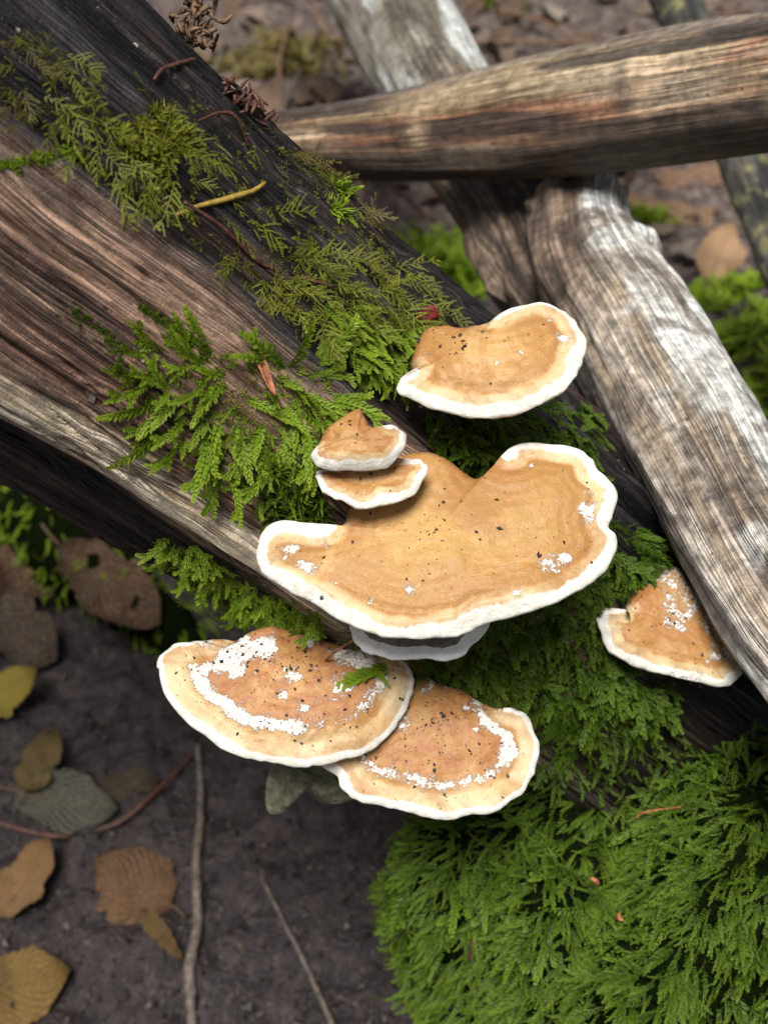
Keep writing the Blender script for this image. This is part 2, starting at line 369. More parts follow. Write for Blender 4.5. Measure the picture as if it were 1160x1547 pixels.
def log_mesh(name, g, mat, parent):
    V = g['V']; nl, nt = V.shape[:2]
    F = grid_faces(nl, nt, True)
    VV = V.reshape(-1, 3)
    c0, c1 = V[0].mean(0), V[-1].mean(0)
    # end grain: an inset ring, then the centre
    rings = []; tris = []; quads = [F]; base = nl * nt
    allV = [VV]; cols = [g['col'].reshape(-1, 3)]; uvs = [np.stack([g['u'], g['v']], -1).reshape(-1, 2)]
    for e, c in ((0, c0), (nl - 1, c1)):
        i0 = e * nt + np.arange(nt)
        ring = c + (V[e] - c) * 0.6; allV.append(ring); allV.append(c[None])
        cols.append(g['col'][e] * 0.8); cols.append(g['col'][e].mean(0, keepdims=True) * 0.7)
        uvs.append(np.stack([g['u'][e], g['v'][e] + 0.02], -1)); uvs.append(np.array([[0, g['v'][e, 0] + 0.04]]))
        j0 = base + np.arange(nt); quads.append(np.stack([i0, np.roll(i0, -1), np.roll(j0, -1), j0], -1))
        tris.append(np.stack([j0, np.roll(j0, -1), np.full(nt, base + nt)], -1)); base += nt + 1
    o = mk(name, np.concatenate(allV), [np.concatenate(quads), np.concatenate(tris)], mat, parent,
           uv=np.concatenate(uvs), attrs={'col': np.concatenate(cols)})
    return o
def bvh_of(V, F): return BVHTree.FromPolygons([tuple(p) for p in V.tolist()], F.tolist())
def front_theta(n, lo=-115, hi=115, frac=0.8):
    nf = int(n * frac); a = np.linspace(lo, hi, nf, endpoint=False); b = np.linspace(hi, lo + 360, n - nf, endpoint=False)
    return np.radians(np.concatenate([a, b]))
def per(th):  # periodic coordinates for low-frequency lumps
    t = np.radians(th); return np.cos(t), np.sin(t)

# main log ------------------------------------------------------------
mainR = 0.080
LOGAX = [P(0, 290, .405) + (P(0, 290, .405) - P(536, 692, .496)) * k for k in (2.0, 1.2, 0.5)] + [P(0, 290, .405), P(268, 488, .449), P(536, 692, .496), P(768, 864, .546), P(1000, 1040, .60)]
_d = LOGAX[-1] - LOGAX[-3]
LOGAX += [LOGAX[-1] + _d * 0.6, LOGAX[-1] + _d * 1.25]
def main_disp(th, u, v, R):
    c, s = per(th)
    d = 0.0045 * fbm(c * 1.6, s * 1.6, v * 7, 3, 2)
    g = fbm(u * 190 + 1.2 * fbm(u * 20, v * 12, 0, 35, 2), v * 9, 0, 31, 2); d = d + 0.0010 * g - 0.0022 * sstep(.16, 0, np.abs(g))
    d = d + 0.0006 * vn(u * 520, v * 22, 0, 33)
    wob = 5 * fbm(v * 9, 0.3, 0, 41, 2)
    t = th + wob
    d = d + 0.0042 * np.exp(-((t + 38) / 6.5) ** 2)                            # pale ridge
    d = d - 0.0050 * sstep(-44, -52, t) * sstep(-100, -70, t)                    # undercut below it
    d = d - 0.0030 * np.abs(fbm(u * 70, v * 5, 0, 51, 2)) * sstep(-42, -55, t)   # rotten flutes underneath
    d = d - 0.0022 * sstep(4, 16, t + 8 * fbm(u * 30, v * 12, 0, 61, 2))         # soft dark rot a little lower
    cr = np.clip(fbm(u * 85, v * 3.6, 0, 71, 2) - 0.36, 0, .35); d = d - 0.016 * cr   # drying cracks
    d = d + 0.002 * np.clip(fbm(u * 45, v * 30, 0, 81, 3), 0, 1) * sstep(48, 65, t)   # crumbly bark remains at the upper edge
    return d
def main_col(th, u, v):
    n1 = fbm(u * 26, v * 7, 0, 101, 3); n2 = fbm(u * 210, v * 8, 0, 103, 3); n3 = fbm(u * 60, v * 5, 0, 105, 3); n4 = fbm(u * 90, v * 60, 0, 107, 3)
    t = th + 5 * fbm(v * 9, 0.3, 0, 41, 2)
    brown = mix((0.17, 0.092, 0.068), (0.35, 0.228, 0.165), sstep(-0.5, 0.6, n2 + 0.4 * n1))
    brown = mix(brown, (0.30, 0.215, 0.15), 0.55 * sstep(0.15, 0.7, n3))
    brown = mix(brown, (0.045, 0.028, 0.024), 0.75 * sstep(0.25, 0.6, -n2 + 0.3 * n1))
    brown = mix(brown, (0.04, 0.03, 0.032), 0.8 * sstep(0.38, 0.6, n4) * sstep(-5, -28, t))
    dark = mix((0.009, 0.0085, 0.010), (0.040, 0.031, 0.031), sstep(-0.3, 0.7, n2))
    dark = mix(dark, (0.070, 0.066, 0.075), 0.6 * sstep(0.25, 0.7, n3 + 0.4 * n2))
    dark = mix(dark, (0.10, 0.045, 0.030), 0.65 * sstep(0.35, 0.75, n1))
    cream = mix((0.42, 0.33, 0.23), (0.68, 0.60, 0.48), sstep(-0.4, 0.6, n2))
    cream = mix(cream, (0.10, 0.07, 0.05), 0.7 * sstep(0.3, 0.6, -n3))
    under = mix((0.006, 0.0055, 0.0065), (0.030, 0.020, 0.016), sstep(-0.3, 0.5, n2))  # dark streaked underside, with its shade painted into the colour
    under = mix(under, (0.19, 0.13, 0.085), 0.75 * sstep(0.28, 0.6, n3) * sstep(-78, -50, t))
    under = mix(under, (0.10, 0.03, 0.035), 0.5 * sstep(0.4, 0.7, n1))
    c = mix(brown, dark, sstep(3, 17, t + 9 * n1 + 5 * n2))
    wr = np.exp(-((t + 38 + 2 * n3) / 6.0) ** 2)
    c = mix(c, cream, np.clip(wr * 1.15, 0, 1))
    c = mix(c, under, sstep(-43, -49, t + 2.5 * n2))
    # shade of the hollow painted into the wood towards the buried end
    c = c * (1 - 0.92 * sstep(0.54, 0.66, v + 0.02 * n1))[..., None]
    return c
TH = front_theta(560)
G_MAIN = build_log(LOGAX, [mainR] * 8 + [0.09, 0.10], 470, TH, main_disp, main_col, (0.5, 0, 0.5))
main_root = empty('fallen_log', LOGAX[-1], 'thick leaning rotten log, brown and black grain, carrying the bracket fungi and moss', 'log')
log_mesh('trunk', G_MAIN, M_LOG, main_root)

# mossy stump under it -------------------------------------------------
def stump_grid(nph=150, npz=80):
    ph = np.linspace(0, 2 * np.pi, nph, endpoint=False)[None]; q = np.linspace(0, 1, npz)[:, None]
    # profile from the ground up to the crown
    rr = np.where(q < 0.45, 0.66 + 0.34 * (np.clip(q, 0, .45) / 0.45) ** 1.6, np.cos(np.clip((q - 0.45) / 0.55, 0, 1) * np.pi / 2) ** 0.62)
    zz = np.where(q < 0.45, -0.03 + q / 0.45 * 0.21, 0.18 + 0.135 * np.sin(np.clip((q - 0.45) / 0.55, 0, 1) * np.pi / 2))
    lob = 1 + 0.10 * fbm(np.cos(ph) * 1.7, np.sin(ph) * 1.7, zz * 8, 201, 3)
    x = 0.190 + 0.180 * rr * lob * np.cos(ph); y = 0.285 + 0.102 * rr * lob * np.sin(ph)
    z = zz * (1 + 0 * ph) + (0.017 * fbm(x * 20, y * 20, 0, 207, 2) + 0.004 * fbm(x * 48, y * 48, 0, 209, 2)) * sstep(0.4, 0.7, q)
    return np.stack(np.broadcast_arrays(x, y, z), -1)
SG = stump_grid(); STF = grid_faces(SG.shape[0], SG.shape[1], True)
stump_root = empty('mossy_stump', (0.165, 0.285, 0), 'low rotten stump cushioned in deep green moss below the brackets', 'stump')
_u, _v = np.meshgrid(np.arange(SG.shape[1]) * 0.006, np.arange(SG.shape[0]) * 0.004)
_sc = mix((0.02, 0.014, 0.011), (0.09, 0.055, 0.035), sstep(-0.2, 0.8, fbm(_u * 60, _v * 30, 0, 211, 3)))
_mz = sstep(.15, .19, SG[..., 2]); _sc = mix(_sc, (0.010, 0.017, 0.005), _mz)
_k = 40                                                         # rows of bare rotten wood; above them the moss base
mk('rotten_wood', SG[:_k + 1].reshape(-1, 3), grid_faces(_k + 1, SG.shape[1], True), M_LOG, stump_root, uv=np.stack([_u, _v], -1)[:_k + 1].reshape(-1, 2), attrs={'col': _sc[:_k + 1].reshape(-1, 3)})
mk('moss_base', SG[_k:].reshape(-1, 3), grid_faces(SG.shape[0] - _k, SG.shape[1], True), M_MAT, stump_root)

# upper cross log -------------------------------------------------------
CRX = [P(1420, 78, .50), P(1290, 105, .525), P(1160, 125, .55), P(1000, 150, .585), P(830, 178, .62), P(640, 203, .66), P(450, 216, .70), P(260, 235, .745), P(60, 255, .79), P(-250, 290, .88)]
def cross_disp(th, u, v, R):
    c, s = per(th)
    d = 0.0022 * fbm(c * 1.3, s * 1.3, v * 9, 301, 2) + 0.0006 * fbm(u * 260, v * 9, 0, 303, 2)
    d = d + 0.0022 * np.exp(-((v - 0.127) / 0.010) ** 2) * np.exp(-((th - 25) / 24) ** 2)   # node ring
    d = d + 0.0028 * np.exp(-((v - 0.256) / 0.010) ** 2) * np.exp(-((th - 5) / 30) ** 2)
    return d
def cross_col(th, u, v):
    n1 = fbm(u * 40, v * 5, 0, 311, 3); n2 = fbm(u * 240, v * 6, 0, 313, 3); n3 = fbm(u * 90, v * 9, 0, 315, 3); n4 = fbm(u * 120, v * 70, 0, 316, 3)
    tan = mix((0.25, 0.175, 0.10), (0.40, 0.31, 0.20), sstep(-0.5, 0.5, n2))
    red = mix((0.20, 0.075, 0.04), (0.34, 0.16, 0.09), sstep(-0.4, 0.6, n2))
    c = mix(tan, red, 0.85 * sstep(0.0, 0.45, n1 + 0.35 * np.exp(-((v - 0.26) / 0.08) ** 2)))
    c = mix(c, (0.45, 0.37, 0.27), 0.6 * sstep(0.2, 0.6, n3))
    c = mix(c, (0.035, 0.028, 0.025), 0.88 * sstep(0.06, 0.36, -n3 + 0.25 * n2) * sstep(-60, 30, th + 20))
    c = mix(c, (0.060, 0.038, 0.026), 0.88 * sstep(4, -28, th + 18 * n1))          # lower side darkened: shade painted into the wood colour
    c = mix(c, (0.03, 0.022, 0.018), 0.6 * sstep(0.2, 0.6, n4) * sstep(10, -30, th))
    c = mix(c, (0.45, 0.31, 0.19), 0.75 * np.exp(-((v - 0.122) / 0.007) ** 2 - ((th - 14) / 20) ** 2))
    c = mix(c, (0.46, 0.33, 0.20), 0.8 * np.exp(-((v - 0.250) / 0.006) ** 2 - ((th - 2) / 18) ** 2))
    c = mix(c, (0.05, 0.035, 0.03), 0.6 * np.exp(-((v - 0.133) / 0.005) ** 2 - ((th - 5) / 40) ** 2))
    c = mix(c, (0.11, 0.10, 0.10), 0.6 * sstep(45, 75, th + 8 * n1))
    return c
_rpx = [104, 103, 100, 97, 90, 68, 52, 44, 38, 30]; _dd = [.50, .525, .55, .585, .62, .66, .70, .745, .79, .88]
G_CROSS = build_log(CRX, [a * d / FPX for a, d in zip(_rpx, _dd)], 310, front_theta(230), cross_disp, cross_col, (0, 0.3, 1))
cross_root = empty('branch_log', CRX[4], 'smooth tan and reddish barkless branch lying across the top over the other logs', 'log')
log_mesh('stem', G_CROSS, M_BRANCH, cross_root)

# weathered grey log on the right ---------------------------------------
GRX = [P(1560, 1500, .36), P(1425, 1258, .395), P(1302, 1078, .43), P(1154, 862, .47), P(1034, 650, .53), P(944, 488, .585), P(888, 385, .625), P(872, 318, .648), P(872, 285, .66)]
_rp = [110, 110, 109, 107, 108, 104, 84, 66, 44]; _dg = [.36, .395, .43, .47, .53, .585, .625, .648, .66]
def grey_disp(th, u, v, R):
    c, s = per(th)
    d = 0.0040 * fbm(c * 1.6, s * 1.6, v * 13, 401, 3) + 0.0008 * fbm(u * 200, v * 9, 0, 403, 2)
    d = d - 0.0016 * np.clip(fbm(u * 90, v * 7, 0, 405, 2), 0, 1) * sstep(10, -30, th)
    d = d + 0.006 * np.exp(-((v - 0.375) / 0.012) ** 2 - ((th - 85) / 28) ** 2)   # broken knot on its right flank
    d = d + 0.009 * fbm(u * 45, v * 45, 0, 407, 3) * sstep(0.39, 0.45, v)       # ragged end
    d = d + 0.0065 * np.exp(-((v - 0.424) / 0.0055) ** 2) * (.5 + fbm(u * 70, v * 60, 0, 409, 3))
    return d
def grey_col(th, u, v):
    n1 = fbm(u * 30, v * 7, 0, 411, 3); n2 = fbm(u * 230, v * 7, 0, 413, 3); n3 = fbm(u * 80, v * 5, 0, 415, 3); n4 = fbm(u * 60, v * 40, 0, 417, 3)
    g = mix((0.31, 0.27, 0.225), (0.54, 0.49, 0.43), sstep(-0.5, 0.5, n2 + 0.5 * n1))
    g = mix(g, (0.58, 0.59, 0.57), 0.75 * sstep(0.05, 0.5, n1 + 0.4 * n2 + .3 * (th > 10)))
    g = mix(g, (0.36, 0.25, 0.15), 0.5 * sstep(0.2, 0.6, n3))
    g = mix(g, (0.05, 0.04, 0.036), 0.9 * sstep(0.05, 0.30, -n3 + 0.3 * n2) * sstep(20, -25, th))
    g = mix(g, (0.085, 0.062, 0.05), 0.85 * np.exp(-((th - 6 + 8 * n1) / 20) ** 2) * sstep(0.235, 0.20, v + .02 * n3) * sstep(-0.5, 0.1, n2 + 0.3))
    g = mix(g, (0.13, 0.10, 0.08), 0.7 * sstep(0.35, 0.6, fbm(u * 75, v * 60, 0, 419, 3)))
    g = mix(g, (0.60, 0.60, 0.57), 0.7 * sstep(0.25, 0.5, fbm(u * 48, v * 36, 0, 421, 3)) * sstep(-20, 10, th))
    br = mix((0.07, 0.045, 0.032), (0.20, 0.14, 0.10), sstep(-0.4, 0.6, n2 + n4))
    g = mix(g, br, 0.92 * sstep(0.285, 0.335, v + 0.04 * n1) * sstep(14, -10, th + 12 * n1 - 30 * sstep(.39, .43, v)))
    g = mix(g, (0.46, 0.36, 0.25), 0.8 * np.exp(-((v - 0.424) / 0.006) ** 2))
    g = mix(g, (0.66, 0.67, 0.66), 0.8 * sstep(0.15, 0.45, n4 + .3 * n2) * sstep(5, 25, th) * sstep(.2, .3, v))
    g = mix(g, (0.03, 0.025, 0.022), 0.75 * sstep(-55, -80, th + 10 * n1))  # left flank blackened: its shading is painted into the grey
    return g
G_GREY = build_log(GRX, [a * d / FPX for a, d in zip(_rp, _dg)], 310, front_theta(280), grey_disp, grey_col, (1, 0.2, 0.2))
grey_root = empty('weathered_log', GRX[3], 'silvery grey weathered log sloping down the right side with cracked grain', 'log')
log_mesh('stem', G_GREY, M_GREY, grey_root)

# pale log behind --------------------------------------------------------
PAX = [P(480, -190, 1.35), P(545, -70, 1.15), P(612, 50, 1.0), P(690, 180, .82), P(778, 322, .70), P(822, 405, .665), P(862, 480, .645)]
_rp = [86, 84, 83, 82, 88, 92, 78]; _dp = [1.35, 1.15, 1.0, .82, .70, .655, .63]
def pale_disp(th, u, v, R):
    c, s = per(th)
    return 0.003 * fbm(c * 1.5, s * 1.5, v * 6, 501, 2) + 0.001 * fbm(u * 160, v * 8, 0, 503, 2) + 0.004 * fbm(u * 40, v * 40, 0, 505, 3) * sstep(0.80, 0.9, v)
def pale_col(th, u, v):
    n1 = fbm(u * 45, v * 9, 0, 511, 3); n2 = fbm(u * 200, v * 6, 0, 513, 3); n4 = fbm(u * 50, v * 30, 0, 515, 3)
    pale = mix((0.30, 0.27, 0.22), (0.66, 0.68, 0.66), sstep(-0.15, 0.3, n1 + 0.3 * n2))
    pale = mix(pale, (0.10, 0.09, 0.06), 0.75 * sstep(0.2, 0.5, -n1))
    br = mix((0.06, 0.040, 0.030), (0.21, 0.15, 0.105), sstep(-0.4, 0.6, n2 + n4))
    br = mix(br, (0.30, 0.22, 0.14), 0.5 * sstep(0.2, 0.5, n1))
    return mix(pale, br, sstep(0.66, 0.74, v))
G_PALE = build_log(PAX, [a * d / FPX for a, d in zip(_rp, _dp)], 220, front_theta(200), pale_disp, pale_col, (1, 0.2, 0.2))
pale_root = empty('pale_log', PAX[2], 'pale whitish flaking log running away into the background under the cross branch', 'log')
log_mesh('stem', G_PALE, M_GREY, pale_root)

# dark branch far right -----------------------------------------------------
DKX = [P(960, -140, 1.25), P(1030, 20, 1.12), P(1085, 150, 1.0), P(1140, 290, .92), P(1230, 520, .82)]
def dark_col(th, u, v):
    n = fbm(u * 60, v * 30, 0, 611, 3)
    c = mix((0.03, 0.03, 0.026), (0.10, 0.095, 0.08), sstep(-0.4, 0.5, n))
    return mix(c, (0.27, 0.25, 0.10), 0.8 * sstep(0.35, 0.55, fbm(u * 110, v * 110, 0, 613, 2)))
G_DARK = build_log(DKX, [36 * d / FPX for d in (1.25, 1.12, 1.0, .92, .82)], 120, front_theta(90), lambda th, u, v, R: 0.0015 * fbm(u * 60, v * 40, 0, 601, 3), dark_col, (1, 0.2, 0.2))
dark_root = empty('dark_branch', DKX[2], 'dark lichen-speckled branch behind the cross branch at the right edge', 'branch')
log_mesh('stem', G_DARK, M_GREY, dark_root)

# ray casting onto what stands there ---------------------------------------
def gb(g): return bvh_of(g['V'].reshape(-1, 3), grid_faces(g['V'].shape[0], g['V'].shape[1], True))
B_MAIN, B_STUMP, B_CROSS, B_GREY = gb(G_MAIN), bvh_of(SG.reshape(-1, 3), STF), gb(G_CROSS), gb(G_GREY)
def cast(px, py, *trees):
    d = Vector(ray(px, py)); o = Vector(CAM); best = None
    for t in trees:
        h = t.ray_cast(o, d)
        if h[0] is not None and (best is None or h[3] < best[2]): best = (np.array(h[0]), np.array(h[1]), h[3])
    if best is None: return None
    n = best[1]
    if n @ ray(px, py) > 0: n = -n
    return best[0], n
def cast_ground(px, py):
    r = ray(px, py); t = -CAM[2] / r[2]
    for _ in range(12):
        p = CAM + r * t; t += (float(gz(p[0], p[1])) - p[2]) / r[2] * 0.8
    return CAM + r * t

# ------------------------------------------------------------------ bracket fungi
def poly_dist(P_, Q):
    """distance of points P_ (n,2) to open polyline Q (m,2)"""
    a = Q[:-1]; b = Q[1:]; ab = b - a; out = np.full(len(P_), 1e9)
    for i in range(len(a)):
        t = np.clip(((P_ - a[i]) @ ab[i]) / (ab[i] @ ab[i] + 1e-15), 0, 1)
        out = np.minimum(out, np.linalg.norm(P_ - (a[i] + t[:, None] * ab[i]), axis=1))
    return out
def bracket(outline, foot, depth, tilt=8, roll=0, hub=None, thick=0.006, rim=0.0030, dome=0.004, label='', patch=None, seed=0, old=0.6, specks=40, grey=False, name='bracket_fungus', es=1.0, blobs=(), tone=0.0, rs=None):
    """outline: closed list of (px,py,margin 0..1); the cap lies in a plane through `foot` (px,py) at `depth`"""
    F0 = P(foot[0], foot[1], depth)
    tr, rr = math.radians(tilt), math.radians(roll)
    n = unit(np.array([math.sin(rr), -math.sin(tr) * math.cos(rr), math.cos(tr) * math.cos(rr)]))
    ex = unit(np.array([1, 0, 0]) - n[0] * n); ey = np.cross(n, ex)
    def pl(px, py):
        r = ray(px, py); t = ((F0 - CAM) @ n) / (r @ n); q = CAM + r * t - F0; return np.array([q @ ex, q @ ey])
    NO = 210
    O = np.array([[*pl(a, b), m] for a, b, m in outline])
    C = catmull(O, NO, True); C[:, 2] = np.clip(C[:, 2], 0, 1)
    ang = np.linspace(0, 2 * np.pi, NO, endpoint=False)
    hubp = pl(*(hub or foot))
    # small lobes of the growing edge
    out2 = unit(C[:, :2] - hubp)
    arc = np.cumsum(np.linalg.norm(np.diff(np.vstack([C[:, :2], C[:1, :2]]), axis=0), axis=1))
    C[:, :2] += out2 * (C[:, 2] * (0.0006 * vn(arc * 120, seed, 0, 3) + 0.0003 * vn(arc * 420, seed, 0, 4)))[:, None]
    mseq = C[C[:, 2] > 0.5]
    # order the margin so that the polyline does not close over the attached side
    k0 = int(np.argmin(C[:, 2])); Cr = np.roll(C, -k0, axis=0); mpoly = Cr[Cr[:, 2] > 0.45][:, :2]
    s = 1 - np.linspace(1, 0, 44) ** 1.7
    s = np.concatenate([s[s < 0.985], [0.985, 0.991, 0.996, 1.0]]) if False else s
    pts = hubp + s[:, None, None] * (C[None, :, :2] - hubp)
    e_out = np.linalg.norm(C[:, :2] - hubp, axis=1)[None] * (1 - s[:, None])
    ns = len(s)
    ed = poly_dist(pts.reshape(-1, 2), mpoly).reshape(ns, NO)
    ed[-1] = np.where(C[:, 2] > 0.45, 0, ed[-1])
    rimv = 1 + 0.45 * fbm(ang * 2.2, seed, 0, 14, 3)[None]
    x, y = pts[..., 0], pts[..., 1]
    # rounded lip
    w = rim * 1.25
    eo = np.minimum(e_out, 1)
    lip = np.sqrt(np.clip(1 - (1 - np.clip(eo / w, 0, 1)) ** 2, 0, 1))
    und = 0.0007 * fbm(x * 90, y * 90, seed, 5, 3) + 0.0018 * fbm(x * 26, y * 26, seed, 6, 2)
    zon = 0.00010 * np.sin(ed * 1500 + 2 * fbm(x * 40, y * 40, seed, 7, 2)) * sstep(0.004, 0.010, ed) * sstep(0.045, 0.02, ed)
    groove = -0.0008 * np.exp(-((ed - 0.0075) / 0.0018) ** 2)
    top = rim * 0.55 * lip + dome * (1 - s[:, None] ** 2.4) + (und + zon + groove) * sstep(0.001, 0.006, eo)
    # edge waves up and down so that the rim is not a flat cut
    wave = 0.0016 * vn(ang * 3.0, seed, 0, 8) + 0.0004 * vn(ang * 9, seed, 0, 9)
    wv = wave[None] * s[:, None] ** 2
    att = (1 - C[None, :, 2]) * s[:, None] ** 4
    bot = -0.010 * att - rim * 0.75 * lip - thick * sstep(0.0, 0.05, ed) * 1.3 * sstep(0.0, 0.01, eo) + 0.0004 * fbm(x * 200, y * 200, seed, 11, 2)
    top, bot = top + wv - 0.003 * (1 - C[None, :, 2]) * s[:, None] ** 14, bot + wv
    bot[-1] = top[-1]
    top[0] = top[0].mean(); bot[0] = bot[0].mean()
    def W(z): return F0 + x[..., None] * ex + y[..., None] * ey + z[..., None] * n
    VT, VB = W(top).reshape(-1, 3), W(bot).reshape(-1, 3)
    V = np.concatenate([VT, VB[:-NO]])      # both share the outermost ring
    ft = grid_faces(ns, NO, True)
    idx = np.arange(ns * NO); idb = np.concatenate([ns * NO + np.arange((ns - 1) * NO), (ns - 1) * NO + np.arange(NO)])
    fb = idb[ft][:, ::-1]
    edf = ed.ravel(); Fall = np.concatenate([ft, fb])
    Nn = vnormals(V, [Fall])
    pv = patch(ed, x, y, C, s) if patch else np.zeros_like(ed)
    for bx_, by_, br_ in blobs:
        q_ = pl(bx_, by_); pv = pv + 0.225 * np.exp(-((x - q_[0]) ** 2 + (y - q_[1]) ** 2 * 1.6) / (br_ * .8e-3) ** 2) * (1 + .5 * fbm(x * 160, y * 160, seed, 15, 2))
    # redder next to the foot
    fd = np.linalg.norm(pts - pl(*foot), axis=-1); md = np.minimum(fd, 1)
    inner = np.full(len(pts.reshape(-1, 2)), 1.0)
    ap = Cr[Cr[:, 2] < 0.3][:, :2]
    if len(ap) > 1:
        k = len(Cr); half = np.roll(Cr, k // 2, axis=0); ap2 = half[half[:, 2] < 0.3][:, :2]
        inner = poly_dist(pts.reshape(-1, 2), ap2)
    oldv = old * sstep(0.012, 0.0, inner.reshape(ns, NO) + 0.004 * fbm(x * 120, y * 120, seed, 13, 2))
    oldv = np.maximum(oldv, tone * sstep(.010, .016, ed))
    mg = np.broadcast_to(C[None, :, 2], ed.shape)
    _ec = (ed * np.where(ed < .01, rimv + (1 - rimv) * ed / .01, 1)).ravel()
    at = {'rimd': (rs or es) * np.concatenate([_ec, _ec[:-NO]]), 'edge': es * np.concatenate([_ec, _ec[:-NO]]), 'margin': np.concatenate([mg.ravel(), mg.ravel()[:-NO]]),
          'patch': np.concatenate([pv.ravel(), np.zeros((ns - 1) * NO)]), 'old': np.concatenate([oldv.ravel(), np.zeros((ns - 1) * NO)])}
    root = empty(name, F0, label, 'mushroom', 'bracket fungi on the log')
    def sub(nm, faces, mat):
        used, inv = np.unique(faces, return_inverse=True)
        return mk(nm, V[used], inv.reshape(faces.shape), mat, root, attrs={k: a[used] for k, a in at.items()}, vnorm=Nn[used])
    fe = edf[ft].mean(1); fm = mg.ravel()[ft].mean(1)
    is_m = (fe < 0.0036) & (fm > 0.5)
    fbe = edf[ft].mean(1)
    capo = sub('cap', ft[~is_m], M_GREYCAP if grey else M_FUN)
    is_mb = (fbe < 0.0030) & (fm > 0.5)
    sub('margin', np.concatenate([ft[is_m], fb[is_mb]]), M_WHITE if grey else M_FUN)
    sub('pore_surface', fb[~is_mb], M_PORE)
    if specks:
        r_ = np.random.default_rng(seed + 500); VV, FF = [], []; b = 0
        oc = np.array([[1, 0, 0], [0, 1, 0], [-1, 0, 0], [0, -1, 0], [0, 0, 1], [0, 0, -.6]], float)
        of = np.array([[0, 1, 4], [1, 2, 4], [2, 3, 4], [3, 0, 4], [1, 0, 5], [2, 1, 5], [3, 2, 5], [0, 3, 5]])
        for _ in range(specks):
            i = r_.integers(0, ns - 8); j = r_.integers(0, NO)
            if ed[i, j] < 0.006 and r_.random() < 0.8: continue
            p = VT[i * NO + j]; sz = 0.00035 + 0.0007 * r_.random() ** 3
            A_ = r_.normal(size=(3, 3)); q, _ = np.linalg.qr(A_)
            VV.append(p + (oc * (sz * np.array([1, .8 + .6 * r_.random(), .6]))) @ q); FF.append(of + b); b += 6
        if VV: mk('specks', np.concatenate(VV), np.concatenate(FF), M_SPECK, capo, kind='stuff', smooth=False)
    return dict(root=root, V=VT.reshape(ns, NO, 3), n=n)

def main_depth(px, py, off=0.0, default=0.45):
    h = cast(px, py, B_MAIN)
    return (default if h is None else float((h[0] - CAM) @ FWD)) + off

def band(c, wd): return lambda ed: np.exp(-((ed - c) / wd) ** 2)
def patch_few(ed, x, y, C, s): return 0.305 + 0.14 * band(.0085, .003)(ed) * sstep(-.1, .5, fbm(x * 30, y * 30, 7, 76, 2)) + 0.08 * sstep(-0.2, 0.5, fbm(x * 45, y * 45, 3, 77, 2)) * sstep(.03, .012, ed)
def patch_lower_left(ed, x, y, C, s): return 0.36 + 0.27 * band(.0122, .0026)(ed) * np.clip(.85 + .8 * fbm(x * 38, y * 38, 2, 75, 2), 0, 1.1) + 0.03 * sstep(.012, .02, ed)
def patch_lower_right(ed, x, y, C, s): return 0.36 + 0.26 * band(.0112, .0025)(ed) * (.85 + .6 * fbm(x * 40, y * 40, 2, 74, 2)) + 0.15 * sstep(0.1, 0.5, fbm(x * 70, y * 70, 9, 79, 2)) * sstep(.014, .03, ed)
def patch_small(ed, x, y, C, s): return 0.34 + 0 * ed
def patch_right(ed, x, y, C, s): return 0.34 + 0.15 * sstep(0.0, 0.5, fbm(x * 60, y * 60, 2, 80, 2))

def mo(l, m): return [(a, b, m) for a, b in l]
O_TOP = mo([(602, 580), (604, 592), (625, 606), (660, 617), (700, 625), (740, 627), (790, 620), (830, 605), (862, 582), (878, 552), (884, 520), (878, 495), (862, 475), (840, 464), (815, 461), (785, 468), (757, 480)], 1) + \
    mo([(738, 487), (715, 490), (690, 496), (665, 490), (640, 493), (628, 512), (620, 540), (624, 560)], 0) + [(616, 571, .7)]
O_UP = mo([(469, 688), (478, 700), (505, 708), (545, 711), (580, 704), (603, 687), (611, 665), (606, 650), (594, 645)], 1) + \
    mo([(580, 653), (570, 650), (560, 645), (553, 630), (545, 618), (530, 618), (510, 632), (492, 645), (482, 662), (476, 676)], 0)
O_LO = mo([(477, 722), (482, 738), (500, 752), (530, 765), (565, 769), (600, 760), (628, 742), (644, 718), (645, 703), (638, 695), (622, 694)], 1) + \
    mo([(600, 688), (560, 680), (520, 690), (492, 706)], 0) + [(480, 714, .8)]
O_BIG = mo([(388, 840), (390, 820), (400, 800), (425, 791), (455, 795), (478, 801)], 1) + \
    mo([(500, 797), (520, 785), (525, 768), (540, 735), (575, 702), (610, 684), (645, 679), (675, 688), (700, 705), (722, 718), (745, 708), (764, 696)], 0) + \
    mo([(766, 684), (775, 674), (800, 669), (840, 671), (875, 680), (893, 695), (900, 710), (920, 730), (931, 752), (926, 778), (919, 795), (932, 808), (931, 830), (915, 860), (885, 885), (840, 912), (780, 932), (725, 945), (690, 957), (640, 967), (600, 966), (560, 957), (520, 940), (480, 915), (440, 893), (405, 872), (392, 858)], 1)
O_UNDER = mo([(527, 950), (533, 968), (550, 982), (580, 993), (630, 998), (680, 993), (715, 975), (735, 950), (735, 925)], 1) + mo([(700, 895), (630, 880), (560, 895), (530, 925)], 0)
O_LL = mo([(240, 1010), (243, 990), (262, 974), (285, 973), (303, 968)], 1) + mo([(325, 962), (350, 965), (375, 955), (410, 945), (440, 950), (470, 958), (510, 970), (560, 982), (592, 992)], 0) + \
    mo([(610, 1000), (623, 1015), (624, 1040), (612, 1075), (590, 1108), (560, 1132), (520, 1148), (470, 1158), (420, 1156), (370, 1146), (330, 1128), (290, 1100), (262, 1070), (245, 1040)], 1)
